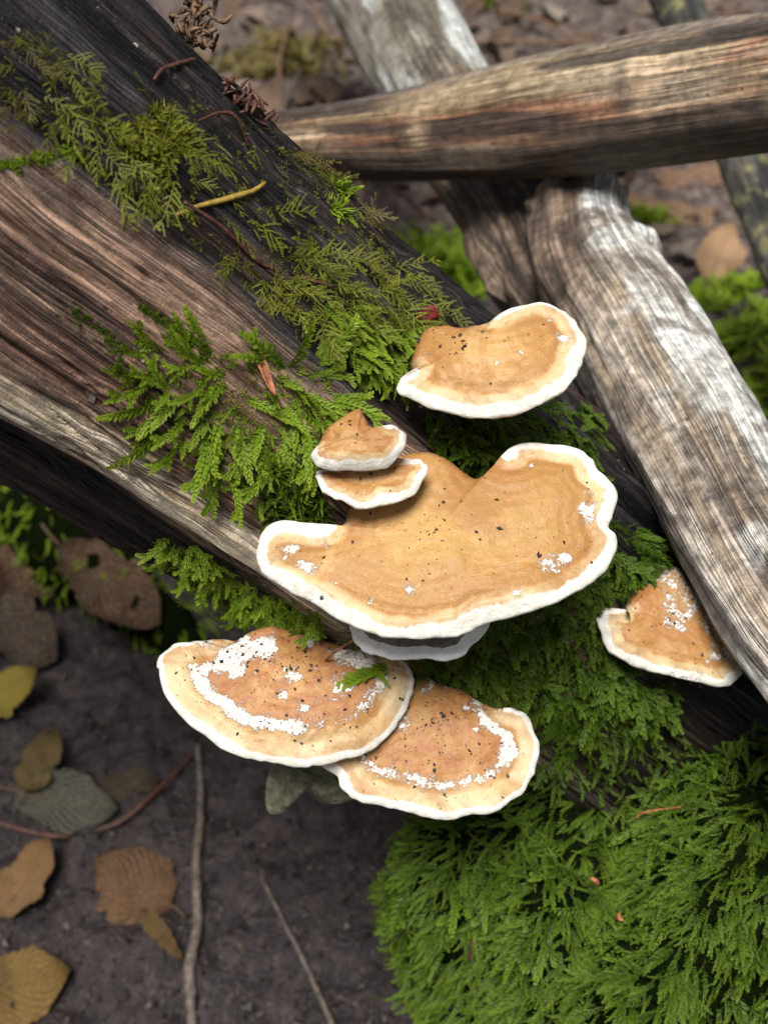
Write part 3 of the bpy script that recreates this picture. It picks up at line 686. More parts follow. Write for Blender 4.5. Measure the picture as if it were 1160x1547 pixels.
O_LR = mo([(488, 1158), (510, 1172), (515, 1190), (535, 1208), (575, 1214), (610, 1225), (650, 1237), (680, 1238), (710, 1230), (745, 1228), (775, 1212), (795, 1190), (808, 1155), (812, 1120), (800, 1085), (775, 1072)], 1) + \
    mo([(758, 1071), (735, 1062), (710, 1045), (690, 1035), (660, 1028), (640, 1018), (600, 1040), (560, 1080), (520, 1120)], 0) + [(496, 1145, .8)]
O_R = mo([(902, 930), (905, 918), (925, 920)], 1) + mo([(945, 915), (960, 890), (990, 868), (1020, 852), (1045, 878), (1075, 918), (1100, 955)], 0) + \
    mo([(1120, 985), (1120, 1010), (1110, 1028), (1085, 1035), (1045, 1030), (1005, 1020), (965, 1005), (935, 995), (915, 975), (903, 950)], 1)

BR = {}
BR['top'] = bracket(O_TOP, (630, 540), main_depth(618, 545, -.006), 14, -6, hub=(700, 545), label='topmost bracket fungus, tan kidney-shaped cap with white rim beside the grey log', patch=patch_few, seed=1, specks=40, blobs=[(785, 548, 2), (850, 520, 2.5), (750, 566, 2.5), (830, 490, 2)], rs=1.2)
BR['up'] = bracket(O_UP, (520, 635), main_depth(512, 640, -.010), 26, 0, hub=(540, 668), thick=.005, rim=.0020, dome=.006, label='smallest bracket fungus, orange, upper of the little stacked pair', patch=patch_small, seed=2, specks=10, es=1.7)
BR['lo'] = bracket(O_LO, (540, 705), main_depth(520, 715, -.012), 16, 0, hub=(560, 722), thick=.004, rim=.0021, dome=.002, label='small bracket fungus, lower of the stacked pair, directly above the largest cap', patch=patch_small, seed=3, specks=14, es=1.7)
BR['big'] = bracket(O_BIG, (575, 760), main_depth(560, 770, -.010), 19, 0, hub=(655, 815), thick=.009, rim=.0042, dome=.003, label='largest bracket fungus, broad tan wavy cap with thick white rim at the centre', patch=patch_few, seed=4, specks=90, old=.35, blobs=[(615, 897, 4.5), (690, 903, 3.2), (660, 900, 2.6), (830, 860, 4.5), (852, 848, 3.5), (885, 775, 3.5), (440, 832, 3), (462, 864, 3.6), (800, 710, 2), (652, 826, 2), (505, 885, 2.2), (560, 915, 2.6), (780, 905, 2.4)])
BR['under'] = bracket(O_UNDER, (630, 890), main_depth(560, 880, -.008), 12, 0, hub=(630, 925), thick=.004, rim=.003, dome=.0015, label='pale grey bracket fungus peeking out under the largest cap', seed=5, specks=0, grey=True)
BR['ll'] = bracket(O_LL, (430, 960), main_depth(430, 935, -.014), 18, 4, hub=(440, 1020), thick=.008, rim=.0034, dome=.006, label='lower left bracket fungus, brown cap blotched with white bloom and black specks', blobs=[(375, 995, 8), (345, 1000, 6), (402, 985, 5.5), (357, 1022, 4.5), (440, 1028, 4.5), (515, 1048, 5.5), (542, 1004, 6), (515, 998, 4.5), (430, 1060, 3), (460, 1078, 2.6), (305, 978, 4.5), (470, 975, 4), (575, 1035, 3)], patch=patch_lower_left, seed=6, specks=220, old=.8, es=.72, tone=.8, rs=1.45)
BR['lr'] = bracket(O_LR, (660, 1040), main_depth(660, 1035, -.010), 18, 2, hub=(660, 1100), thick=.007, rim=.0034, dome=.005, label='lowest bracket fungus, brown cap with white arc, tucked beneath its lower left neighbour', blobs=[(700, 1075, 2.5), (735, 1100, 3), (715, 1110, 2), (765, 1140, 4)], patch=patch_lower_right, seed=7, specks=150, old=.6, es=.76, tone=.7, rs=1.6)
BR['r'] = bracket(O_R, (1010, 870), main_depth(1010, 880, -.008), 16, 8, hub=(1010, 945), thick=.006, rim=.0030, dome=.004, label='lone bracket fungus at far right, partly under the grey log', patch=patch_right, seed=8, specks=50, old=.9, tone=.5, rs=1.3)

# ------------------------------------------------------------------ moss shoots
def kite(p, d, nrm, L, W, fold=0.25):
    d = unit(d); sd = unit(np.cross(nrm, d)); up = np.cross(d, sd)
    return [p, p + d * L * .42 + sd * W - up * W * fold, p + d * L + up * L * .06, p + d * L * .42 - sd * W - up * W * fold], [[0, 1, 2], [0, 2, 3]]
class TB:
    def __init__(s): s.V = []; s.F = []; s.T = []; s.A = []; s.n = 0
    def add(s, V, F, t, a):
        s.V += list(V); s.F += [[i + s.n for i in f] for f in F]; s.T += [t] * len(V) if np.isscalar(t) else list(t); s.A += list(a) if not np.isscalar(a) else [a] * len(V); s.n += len(V)
    def strip(s, pts, w, nrm, t, a=0.1):
        for p, q in zip(pts[:-1], pts[1:]):
            sd = unit(np.cross(nrm, q - p)) * w; s.add([p - sd, p + sd, q + sd * .8, q - sd * .8], [[0, 1, 2], [0, 2, 3]], t, a)
    def done(s): return dict(V=np.array(s.V), F=np.array(s.F), T=np.array(s.T), A=np.array(s.A))
def feather_shoot(seed, n=24, leaf=.17, bend=.35, branches=0):
    """plump shoot along +x, length 1, leaves in overlapping rows"""
    r = np.random.default_rng(seed); b = TB()
    def shoot(o, d0, nrm, L, n, leaf, bend):
        d = unit(d0); p = np.array(o, float); st = L / n; yaw = r.normal(0, .25)
        side = unit(np.cross(nrm, d)); prev = p
        for i in range(n):
            t = i / (n - 1)
            d = unit(d - nrm * bend * st * 1.6 + side * yaw * st); up = np.cross(d, side); q = p + d * st
            prof = (0.55 + .55 * np.sin(np.pi * min(1, .15 + t * .75))) * (1 - .55 * t ** 3)
            for sgn in (-1, 1):
                a = math.radians(48 + r.normal(0, 9) - 20 * t)
                ld = d * math.cos(a) + side * sgn * math.sin(a) + up * (.18 + r.normal(0, .1))
                V, F = kite(q, ld, up, leaf * prof * (1 + r.normal(0, .12)), leaf * .21, .3)
                g_ = .3 + .9 * t; b.add(V, F, .5 + r.normal(0, .12), [.05 * g_, (.3 + .3 * t) * g_, .85 * g_, (.3 + .3 * t) * g_])
            if i % 2 == 0:
                V, F = kite(q, d * .85 + up * .5 + side * r.normal(0, .25), up, leaf * prof * .85, leaf * .24, .3)
                b.add(V, F, .6 + r.normal(0, .1), [.1 * g_, .4 * g_, .95 * g_, .4 * g_])
            p = q
            yield p, d, side, up, t
    for k, (p, d, side, up, t) in enumerate(shoot([0, 0, 0], [1, 0, .1], np.array([0, 0, 1.]), 1.0, n, leaf, bend)):
        if branches and k % max(1, n // branches) == 1 and .08 < t < .75:
            sg = 1 if (k // max(1, n // branches)) % 2 else -1
            for _ in shoot(p, d * .75 + side * sg * .75 + up * .12, up, .42 * (1 - .5 * t), int(n * .42), leaf * .82, bend): pass
    return b.done()
def fern_shoot(seed, nb=11, lacy=1.0):
    """flat twice-pinnate frond along +x, length 1"""
    r = np.random.default_rng(seed); b = TB(); N = np.array([0, 0, 1.])
    p = np.zeros(3); d = unit([1, 0, .15]); yaw = r.normal(0, .3); pts = [p]
    for i in range(nb):
        t = i / (nb - 1); st = 1 / nb
        d = unit(d + np.array([0, yaw * st, -.55 * st])); q = p + d * st; side = unit(np.cross(N, d))
        for sgn in (-1, 1):
            if r.random() < .22: continue
            bl = .42 * lacy * (math.sin(math.pi * (.14 + .80 * t)) ** .8) * (1 + r.normal(0, .28))
            a = math.radians(58 - 22 * t + r.normal(0, 13)); bd = unit(d * math.cos(a) + side * sgn * math.sin(a) + N * r.normal(0.02, .10))
            bp = p + d * st * (.25 if sgn < 0 else .6); m = max(4, int(bl / .032)); bpts = [bp]; bs = unit(np.cross(N, bd))
            for j in range(m):
                u = (j + .6) / m; bdj = unit(bd + d * .5 * u - N * .25 * u); qq = bpts[-1] + bdj * bl / m; bpts.append(qq)
                for s2 in (-1, 1):
                    ld = bdj * .72 + bs * s2 * .7 + N * .12; L = .043 * (1 - .5 * u) * (1 + r.normal(0, .2))
                    V = [qq - bdj * .010, qq + unit(ld) * L, qq + bdj * .014]
                    b.add(V, [[0, 1, 2]], .5 + r.normal(0, .15), [.1, .5 + .3 * u, .3])
            b.strip([bpts[0], bpts[len(bpts) // 2], bpts[-1]], .006, N, .4, .15)
        p = q; pts.append(p)
    b.strip(pts, .011, N, .3, .05)
    return b.done()
def rosette(seed):
    """tiny cushion tuft of radiating leaves, unit size"""
    r = np.random.default_rng(seed); b = TB()
    for i in range(26):
        a = r.random() * 6.283; el = math.radians(15 + 65 * r.random())
        d = np.array([math.cos(a) * math.cos(el), math.sin(a) * math.cos(el), math.sin(el)])
        V, F = kite(r.normal(0, .1, 3) * [1, 1, .2], d, np.array([-d[1], d[0], .1]), .5 + .5 * r.random(), .09, .3); b.add(V, F, .5 + r.normal(0, .2), [.0, .4, .9, .4])
    return b.done()
T_FEATHER = [feather_shoot(i, 24, .17, .30, 0) for i in range(4)] + [feather_shoot(10 + i, 26, .14, .30, 3) for i in range(3)]
T_HANG = [feather_shoot(20 + i, 17, .15, .55, 3) for i in range(5)] + [feather_shoot(30 + i, 17, .15, .5, 0) for i in range(3)]
T_PLUME = [feather_shoot(120 + i, 15, .115, .5 + .15 * (i % 3), 0) for i in range(6)]
T_FERN = [fern_shoot(40 + i, 9, .85) for i in range(5)]
T_THIN = [fern_shoot(60 + i, 8, .55) for i in range(4)]
T_ROS = [rosette(80 + i) for i in range(4)]
_tm = {}
def tmesh(name, T, mat):
    k = (id(T), mat.name)
    if k not in _tm:
        o = mk(name, T['V'], T['F'], mat, attrs={'tint': T['T'], 'along': T['A']}, smooth=False)
        _tm[k] = o.data; bpy.data.objects.remove(o)
    return _tm[k]
def frame(pos, dirv, nrm, elev, size, roll=0.0):
    """x along the shoot, z away from the surface"""
    n = unit(nrm); t = unit(np.asarray(dirv) - (np.asarray(dirv) @ n) * n)
    x = unit(t * math.cos(elev) + n * math.sin(elev)); y = unit(np.cross(n, x)); z = np.cross(x, y)
    if roll: y, z = y * math.cos(roll) + z * math.sin(roll), z * math.cos(roll) - y * math.sin(roll)
    return np.stack([x, y, z], 1) * size, np.asarray(pos)
DOWN = np.array([0, 0, -1.])
def moss(name, label, items, mat, individual=0, part='shoot', root=None, group=None, cat='moss', seed=0):
    """items: list of (template, (R,pos), tint). The largest become parts of their own, the rest one mass."""
    r = np.random.default_rng(seed + 900)
    if not items: return
    if root is None:
        base = np.mean([i[1][1] for i in items], 0)
        if individual: root = empty(name, base, label, cat, group)
    order = sorted(range(len(items)), key=lambda i: -np.linalg.norm(items[i][1][0][:, 0]))
    for i in order[:individual]:
        T, (R, p), tint = items[i]
        o = bpy.data.objects.new(part, tmesh(part, T, mat)); COL.objects.link(o); o.parent = root
        M = Matrix(R.tolist()).to_4x4(); M.translation = Vector(p - np.array(root.location)); o.matrix_local = M
    rest = order[individual:]
    if rest:
        V, F, T_, A_ = [], [], [], []; n = 0
        for i in rest:
            T, (R, p), tint = items[i]
            V.append(T['V'] @ R.T + p); F.append(T['F'] + n); n += len(T['V']); T_.append(np.clip(T['T'] + tint, 0, 1.3)); A_.append(T['A'])
        kw = dict(attrs={'tint': np.concatenate(T_), 'along': np.concatenate(A_)}, smooth=False, kind='stuff')
        if root is not None: mk('moss_mat', np.concatenate(V), np.concatenate(F), mat, root, **kw)
        else: mk(name, np.concatenate(V), np.concatenate(F), mat, None, label=label, cat=cat, group=group, **kw)
    return root
def in_poly(px, py, poly):
    c = False; j = len(poly) - 1
    for i in range(len(poly)):
        xi, yi = poly[i]; xj, yj = poly[j]
        if (yi > py) != (yj > py) and px < (xj - xi) * (py - yi) / (yj - yi) + xi: c = not c
        j = i
    return c
def sample_poly(poly, n, r):
    xs = [p[0] for p in poly]; ys = [p[1] for p in poly]; out = []
    while len(out) < n:
        x = r.uniform(min(xs), max(xs)); y = r.uniform(min(ys), max(ys))
        if in_poly(x, y, poly): out.append((x, y))
    return out
def grow(poly, n, T, size, dirf, elev=(.1, .6), trees=(B_MAIN,), seed=0, tint=0.0, sink=.001):
    """shoots rooted where sight lines through the patch meet the wood"""
    r = np.random.default_rng(seed); it = []
    for x, y in sample_poly(poly, n, r):
        h = cast(x, y, *trees)
        if h is None: continue
        p, nn = h
        d = unit(np.asarray(dirf(x, y, r), float)) if callable(dirf) else np.asarray(dirf)
        sz = r.uniform(*size)
        it.append((T[r.integers(len(T))], frame(p - nn * sink, d + r.normal(0, .35, 3), nn, r.uniform(*elev), sz, r.normal(0, .3)), r.normal(tint, .18)))
    return it
def spread(r_, down=.8, side=.9):
    return lambda x, y, r: DOWN * down + RIGHT * r.normal(0, side) + np.array([0, -.3, 0])

# fern-like olive moss on top of the log (upper left)
it = grow([(0, 40), (120, 60), (160, 120), (130, 170), (70, 180), (0, 150)], 62, T_FERN + T_THIN, (.006, .014), spread(0, .5, 1.0), (.05, .8), seed=1, tint=-.45)  # low tint paints the corner's shade into the moss
moss('fern_moss', 'dark olive moss in the shaded top left corner of the thick log', it, M_FERN, 20, 'frond', seed=1)
it = grow([(120, 175), (200, 130), (290, 165), (330, 200), (300, 250), (250, 320), (200, 320), (150, 260), (110, 240)], 72, T_FERN + T_THIN, (.008, .018), spread(0, .6, 1.0), (.05, .8), seed=2)
it += grow([(170, 200), (250, 160), (300, 220), (230, 260)], 90, T_ROS, (.003, .006), spread(0), (.2, .9), seed=3, tint=-.3)
it += grow([(120, 165), (290, 150), (420, 200), (540, 300), (500, 380), (330, 390), (200, 320)], 420, T_ROS, (.0009, .0024), spread(0), (.1, .8), seed=33, tint=-.3)
moss('fern_moss', 'bushy olive fern-like moss spilling down the black upper part of the thick log', it, M_FERN, 60, 'frond', seed=2)
it = grow([(290, 190), (400, 200), (440, 260), (420, 330), (400, 400), (320, 400), (310, 350), (350, 300), (290, 260)], 60, T_THIN + T_FERN[:2], (.008, .018), spread(0, .8, .8), (.02, .3), seed=4, tint=-.1)
moss('fern_moss', 'thin straggling olive moss around the yellow twig on the thick log', it, M_FERN, 50, 'frond', seed=4)
it = grow([(410, 170), (470, 200), (520, 260), (570, 330), (550, 350), (500, 290), (430, 230)], 130, T_THIN, (.007, .015), spread(0, .5, .9), (.2, .9), seed=5, tint=-.1)
moss('dry_moss', 'dry brownish moss along the top edge of the thick log near the branch', it, M_DRYM, 30, 'frond', seed=5)
it = grow([(505, 240), (545, 245), (550, 300), (530, 330), (500, 320), (495, 280)], 34, T_FEATHER[:4] + T_ROS, (.004, .009), spread(0, .2, .9), (.3, 1.1), seed=6, tint=.1)
moss('bright_moss', 'little bright green sprig on the upper edge of the thick log', it, M_BRIGHT, 14, 'shoot', seed=6)
it = grow([(400, 400), (480, 350), (540, 345), (620, 400), (690, 465), (640, 490), (560, 480), (500, 500), (470, 470), (410, 450)], 170, T_FERN + T_THIN, (.008, .019), spread(0, .6, 1.0), (.05, .8), seed=7)
it += grow([(400, 400), (480, 340), (560, 350), (690, 465), (640, 500), (500, 510), (420, 470)], 420, T_ROS, (.001, .0028), spread(0), (.1, .8), seed=34, tint=-.25)
moss('fern_moss', 'large lacy fern moss patch above the topmost bracket', it, M_FERN, 70, 'frond', seed=7)
it = grow([(480, 450), (560, 470), (640, 490), (622, 540), (610, 580), (560, 570), (520, 530), (500, 500)], 160, T_FEATHER, (.006, .013), spread(0, 1.0, .5), (.1, .7), seed=8)
it += grow([(500, 460), (640, 490), (610, 575), (530, 530)], 160, T_ROS, (.002, .004), spread(0), (.2, .9), seed=9, tint=-.25)
moss('bright_moss', 'dense fresh green moss hugging the left side of the topmost bracket', it, M_BRIGHT, 70, 'shoot', seed=8)
# the big feather moss in the middle of the log
def outward(cx, cy): return lambda x, y, r: RIGHT * ((x - cx) / 120) - UPV * ((y - cy) / 120 + .25)
it = grow([(230, 560), (330, 540), (380, 600), (380, 700), (300, 720), (250, 680)], 46, T_FEATHER, (.012, .022), outward(350, 590), (.15, .5), seed=11, tint=.1)
it += grow([(420, 520), (500, 560), (510, 620), (480, 690), (420, 690), (390, 620)], 44, T_FEATHER, (.012, .022), outward(440, 600), (.15, .5), seed=12, tint=.1)
it += grow([(180, 510), (230, 500), (320, 560), (290, 580)], 14, T_FEATHER, (.009, .017), outward(320, 600), (.1, .4), seed=13)
it += grow([(250, 560), (340, 530), (500, 560), (490, 760), (400, 790), (330, 720)], 700, T_ROS, (.0014, .0034), spread(0), (.2, .9), seed=14, tint=-.42)
it += grow([(240, 560), (340, 530), (505, 560), (490, 740), (400, 760), (300, 720)], 80, T_FEATHER, (.005, .011), outward(390, 600), (.1, .7), seed=26, tint=-.2)
moss('feather_moss', 'big bright feathery moss spreading over the brown middle of the thick log', it, M_BRIGHT, 104, 'shoot', seed=11)
it = grow([(370, 710), (480, 690), (500, 760), (490, 800), (420, 800), (390, 770)], 150, T_HANG + T_ROS, (.004, .010), spread(0, 1, .7), (.1, .7), seed=15, tint=-.1)
moss('dark_moss', 'small dark moss just above the left end of the largest cap', it, M_DARKM, 40, 'shoot', seed=15)
# creeping threads
for k, (pl_, lab) in enumerate([([(112, 462), (135, 490), (170, 515), (185, 560), (215, 590), (260, 625)], 'thin creeping moss thread left of the feathery moss'),
                                ([(215, 462), (250, 485), (290, 510), (310, 540)], 'short creeping moss thread above the feathery moss'),
                                ([(0, 250), (60, 238), (110, 228)], 'single green moss strand at the left edge of the picture')]):
    r = np.random.default_rng(70 + k); C_ = catmull(np.array(pl_, float), 90); it = []
    for x, y in C_:
        h = cast(x + r.normal(0, 5), y + r.normal(0, 5), B_MAIN)
        if h is None: continue
        it.append((T_ROS[r.integers(4)], frame(h[0], r.normal(size=3), h[1], .3, r.uniform(.0009, .0022)), r.normal(0, .2)))
    moss('creeping_moss', lab, it, M_BRIGHT if k == 2 else M_DARKM)
# strip along the lower edge of the log
it = grow([(235, 800), (290, 820), (400, 890), (480, 920), (490, 945), (420, 940), (350, 925), (300, 880), (245, 835)], 210, T_HANG + T_FERN[:2], (.007, .016), spread(0, 1.0, .6), (.2, .8), seed=16, tint=.05)
moss('hanging_moss', 'strip of moss hanging along the lower edge of the log above the blotched bracket', it, M_BRIGHT, 80, 'shoot', seed=16)
# behind and between the brackets
it = grow([(640, 600), (760, 610), (880, 600), (920, 690), (880, 720), (740, 720), (660, 680)], 330, T_HANG, (.008, .017), spread(0, .8, .7), (.2, .9), (B_MAIN, B_STUMP), seed=17)
moss('dark_moss', 'deep green moss between the topmost bracket and the largest cap', it, M_DARKM, 80, 'shoot', seed=17)
it = grow([(720, 900), (930, 790), (1000, 800), (1010, 870), (930, 920), (940, 1000), (1000, 1040), (985, 1085), (900, 1115), (820, 1090), (760, 1060), (680, 1030), (640, 1000)], 620, T_HANG + T_FERN[:2], (.010, .022), spread(0, 1.0, .6), (.2, .9), (B_MAIN, B_STUMP), seed=18)
moss('dark_moss', 'dark drooping moss between the largest cap and the lone right bracket', it, M_DARKM, 160, 'shoot', seed=18)
it = grow([(500, 930), (600, 960), (760, 1000), (780, 1060), (680, 1040), (600, 1000)], 90, T_FERN + T_THIN, (.008, .016), spread(0, 1.0, .6), (.2, .8), (B_MAIN, B_STUMP), seed=19, tint=-.1)
moss('olive_moss', 'olive moss fringe just above the lowest bracket', it, M_FERN, 40, 'frond', seed=19)

it = grow([(740, 1080), (860, 1110), (1000, 1090), (1060, 1130), (960, 1190), (840, 1180), (780, 1150)], 150, T_HANG + T_PLUME, (.006, .014), spread(0, 1.0, .7), (.1, .8), (B_MAIN, B_STUMP), seed=24, tint=-.3)  # tint lowered so these shoots carry the hollow's shade in their colour
moss('dark_moss', 'thin moss tinted dark for shade, on shade-painted wood between the brackets and the stump cushion', it, M_DARKM, 40, 'shoot', seed=24)
# stump cushion: by area over the whole crown, hanging downwards
def surf_items(Vg, n, T, size, seed, keep, elev=(.15, .8), tint=0.0, dirf=None):
    r = np.random.default_rng(seed); F = grid_faces(Vg.shape[0], Vg.shape[1], True); V = Vg.reshape(-1, 3)
    a, b, c, d = (V[F[:, k]] for k in range(4)); cr = np.cross(c - a, d - b); ar = np.linalg.norm(cr, axis=1) + 1e-12; nn = cr / ar[:, None]
    cen = V.mean(0); flip = ((a - cen) * nn).sum(1) < 0; nn[flip] *= -1
    mid = (a + b + c + d) / 4; ok = keep(mid, nn); pr = ar * ok; pr /= pr.sum(); it = []
    for i in r.choice(len(F), n, p=pr):
        u, v = r.random(2); p = (a[i] * (1 - u) + b[i] * u) * (1 - v) + (d[i] * (1 - u) + c[i] * u) * v
        g = DOWN * 1.2 + np.array([nn[i][0], nn[i][1], 0]) * .5 + r.normal(0, .4, 3) if dirf is None else dirf(p, nn[i], r)
        lump = float(fbm(p[0] * 55, p[1] * 55, p[2] * 55, 801, 2)); lift = max(lump, -.2) + .2
        it.append((T[r.integers(len(T))], frame(p - nn[i] * .002 + nn[i] * .010 * lift, g, nn[i], r.uniform(*elev), r.uniform(*size), r.normal(0, .4)), r.normal(tint, .20) + .42 * lump - (.5 if r.random() < .06 else 0)))
    return it
_ray = lambda m: unit(CAM - m)
_vis = lambda m, n: (m[:, 2] > .175) * (m[:, 1] < .325) * np.where(((n * _ray(m)).sum(1) > -.1) & (m[:, 1] < .32) & (m[:, 0] < .24), 1.0, .12)
it = surf_items(SG, 7000, T_PLUME, (.007, .017), 21, _vis, (.15, 1.0), .05)
it += surf_items(SG, 650, T_HANG[:5], (.010, .017), 25, _vis, (.1, .8), .0)
it += surf_items(SG, 900, T_PLUME, (.007, .012), 28, _vis, (.9, 1.4), -.1)
it += surf_items(SG, 240, T_HANG[:5] + T_PLUME, (.021, .030), 22, lambda m, n: _vis(m, n) * (m[:, 2] > .19), (.1, .7), .2)
moss('moss_cushion', '', it, M_MOUND, 300, 'moss_shoot', root=stump_root, seed=21)

# ------------------------------------------------------------------ little finds on the logs

def tube(pts, rad, nseg=8, seed=0, rough=.12, n=None):
    pts = catmull(np.asarray(pts, float), n or max(8, len(pts) * 6)); m = len(pts); T = unit(np.gradient(pts, axis=0)); ref = np.array([.3, .2, .93])
    N = unit(np.cross(T, ref)); B = np.cross(T, N); r = np.interp(np.linspace(0, 1, m), np.linspace(0, 1, len(rad)), rad)
    a = np.linspace(0, 2 * np.pi, nseg, endpoint=False)
    rr = r[:, None] * (1 + rough * vn(np.arange(m)[:, None] * .7 + seed, np.cos(a)[None] * 1.5, np.sin(a)[None] * 1.5, seed))
    V = pts[:, None] + rr[..., None] * (np.cos(a)[None, :, None] * N[:, None] + np.sin(a)[None, :, None] * B[:, None])
    F = grid_faces(m, nseg, True); Vv = np.concatenate([V.reshape(-1, 3), pts[:1], pts[-1:]])
    i = np.arange(nseg); t = np.concatenate([np.stack([np.roll(i, -1), i, np.full(nseg, m * nseg)], -1), np.stack([(m - 1) * nseg + i, (m - 1) * nseg + np.roll(i, -1), np.full(nseg, m * nseg + 1)], -1)])
    return Vv, [F, t]
def on_log(px, py, lift=.0012, trees=(B_MAIN,)):
    h = cast(px, py, *trees)
    return P(px, py, .45) if h is None else h[0] + h[1] * lift
def twig_on(name, pix, rad, mat, label, cat='twig', lift=.0015, trees=(B_MAIN,), seed=0, group=None):
    V, F = tube([on_log(x, y, lift, trees) for x, y in pix], rad, seed=seed); return mk(name, V, F, mat, label=label, cat=cat, group=group)
twig_on('yellow_twig', [(265, 323), (300, 310), (345, 298), (378, 290), (395, 279)], [.0006, .0009, .0006], M_YELLOWTWIG, 'short yellow twig lying among olive moss on the thick log', seed=1)
twig_on('red_twig', [(228, 125), (240, 108), (262, 100), (288, 94)], [.0004, .0007, .0006], M_REDTWIG, 'short reddish twig on the black upper wood of the thick log', seed=2)
twig_on('brown_stalk', [(270, 305), (330, 345), (395, 385), (450, 410), (500, 430)], [.0005, .0007, .0005], M_REDTWIG, 'long thin brown stalk threading through the fern moss', seed=3, lift=.0035)
twig_on('brown_stalk', [(290, 190), (325, 172), (350, 178), (375, 215)], [.0004, .0006, .0004], M_REDTWIG, 'thin arched brown stalk below the reddish crumbs on the thick log', seed=4, lift=.003)
twig_on('brown_stalk', [(470, 1010), (490, 980), (515, 950), (525, 938)], [.0003, .0005, .0004], M_ORANGE, 'thin rusty stalk rising from the blotched lower left bracket', seed=5, lift=.012)
# orange bark flake standing in the feather moss
def flake(name, px, py, w_, h_, ang, mat, label, lift=.004, cat='bark flake', trees=(B_MAIN,), curl=.4):
    h = cast(px, py, *trees); c = h[0] + h[1] * lift; n = h[1]; r = np.random.default_rng(int(px))
    up = unit(UPV - (UPV @ n) * n); sd = np.cross(up, n); up, sd = up * math.cos(ang) + sd * math.sin(ang), sd * math.cos(ang) - up * math.sin(ang)
    a, b = np.meshgrid(np.linspace(-1, 1, 7), np.linspace(-1, 1, 15)); wid = (1 - .75 * np.abs(b) ** 2.2) * (1 + .25 * vn(b * 4, px, 0, 5))
    z = curl * w_ * (a ** 2) + .12 * w_ * vn(a * 2, b * 4, 0, 6)
    Vt = c + (a * wid * w_)[..., None] * sd + (b * h_)[..., None] * up + z[..., None] * n
    Vb = Vt - n * .0006
    F = grid_faces(15, 7); V = np.concatenate([Vt.reshape(-1, 3), Vb.reshape(-1, 3)])
    rim_ = np.concatenate([np.arange(7), np.arange(13, 105, 7), np.arange(103, 97, -1), np.arange(91, 0, -7)])
    sidef = np.stack([rim_, np.roll(rim_, -1), np.roll(rim_, -1) + 105, rim_ + 105], -1)
    return mk(name, V, [F, F[:, ::-1] + 105, sidef], mat, label=label, cat=cat)
flake('bark_flake', 385, 568, .0022, .0085, -.12, M_ORANGE, 'upright orange-brown bark flake stuck in the feathery moss')
flake('wood_splinter', 136, 596, .0012, .0024, -.5, M_TWIG, 'tiny grey wood splinter on the brown wood of the thick log', .001, 'splinter')
# berry beside the topmost bracket
def lump(c, r, seed, squash=(1, 1, 1), nu=14, nv=10, rough=.15):
    t, p = np.meshgrid(np.linspace(0, np.pi, nv), np.linspace(0, 2 * np.pi, nu, endpoint=False), indexing='ij')
    d = np.stack([np.sin(t) * np.cos(p), np.sin(t) * np.sin(p), np.cos(t)], -1)
    k = 1 + rough * fbm(d[..., 0] * 1.7, d[..., 1] * 1.7, d[..., 2] * 1.7 + seed, seed, 3)
    return (np.asarray(c) + d * np.asarray(squash) * (r * k)[..., None]).reshape(-1, 3), grid_faces(nv, nu, True)
V, F = lump(on_log(633, 481, .004), .0035, 5, (1, .8, 1), rough=.5)
mk('red_bud', V, F, mat_noise('red_bud', [(0, (.06, .006, .008)), (1, (.28, .03, .03))], 500, .35, .0008), label='small dark red bud beside the moss at the topmost bracket', cat='bud')
# reddish crumbs gathered on the upper edge
def crumbs(name, label, cat, poly, n, mat, lenr, radr, seed, up=.002, part='needle', elev=.5):
    r = np.random.default_rng(seed); root = None
    for k, (x, y) in enumerate(sample_poly(poly, n, r)):
        h = cast(x, y, B_MAIN)
        if h is None: continue
        p, nn = h; t = unit(r.normal(size=3)); t = unit(t - (t @ nn) * nn * (1 - elev)); L = r.uniform(*lenr); b0 = p + nn * up * r.random()
        V, F = tube([b0 - t * L / 2, b0 + nn * L * .12 + unit(r.normal(size=3)) * L * .04, b0 + t * L / 2], [r.uniform(*radr) * .6, r.uniform(*radr), r.uniform(*radr) * .5], 6, seed=k, n=7)
        if root is None: root = empty(name, p, label, cat)
        mk(part, V, F, mat, root)
    return root
crumbs('bark_debris', 'heap of reddish brown bark crumbs on the upper edge of the thick log', 'debris', [(330, 120), (360, 115), (410, 160), (412, 185), (370, 178), (345, 150)], 110, M_REDTWIG, (.002, .008), (.0003, .0009), 31, .005)
# dried brown plant tuft at the top edge
tb = cast(292, 58, B_MAIN); tb = tb[0] if tb else P(285, 50, .42)
tuft = empty('dried_tuft', tb, 'dried curled brown plant tuft standing on the top edge of the thick log', 'dry plant')
r = np.random.default_rng(44)
for k in range(95):
    c = tb + RIGHT * r.normal(.002, .0032) + UPV * r.uniform(-.004, .020) + FWD * r.normal(0, .004); t = unit(r.normal(size=3)); L = r.uniform(.003, .008)
    V, F = tube([c - t * L / 2, c + unit(r.normal(size=3)) * L * .3, c + t * L / 2], [.0003, r.uniform(.0005, .0013), .0003], 6, seed=k, n=8); mk('curl', V, F, M_DRYBITS, tuft)
V, F = tube([tb - UPV * .003, tb + UPV * .010 + RIGHT * .002, tb + UPV * .022], [.0012, .001, .0006], 7, seed=3); mk('stem', V, F, M_DRYBITS, tuft)
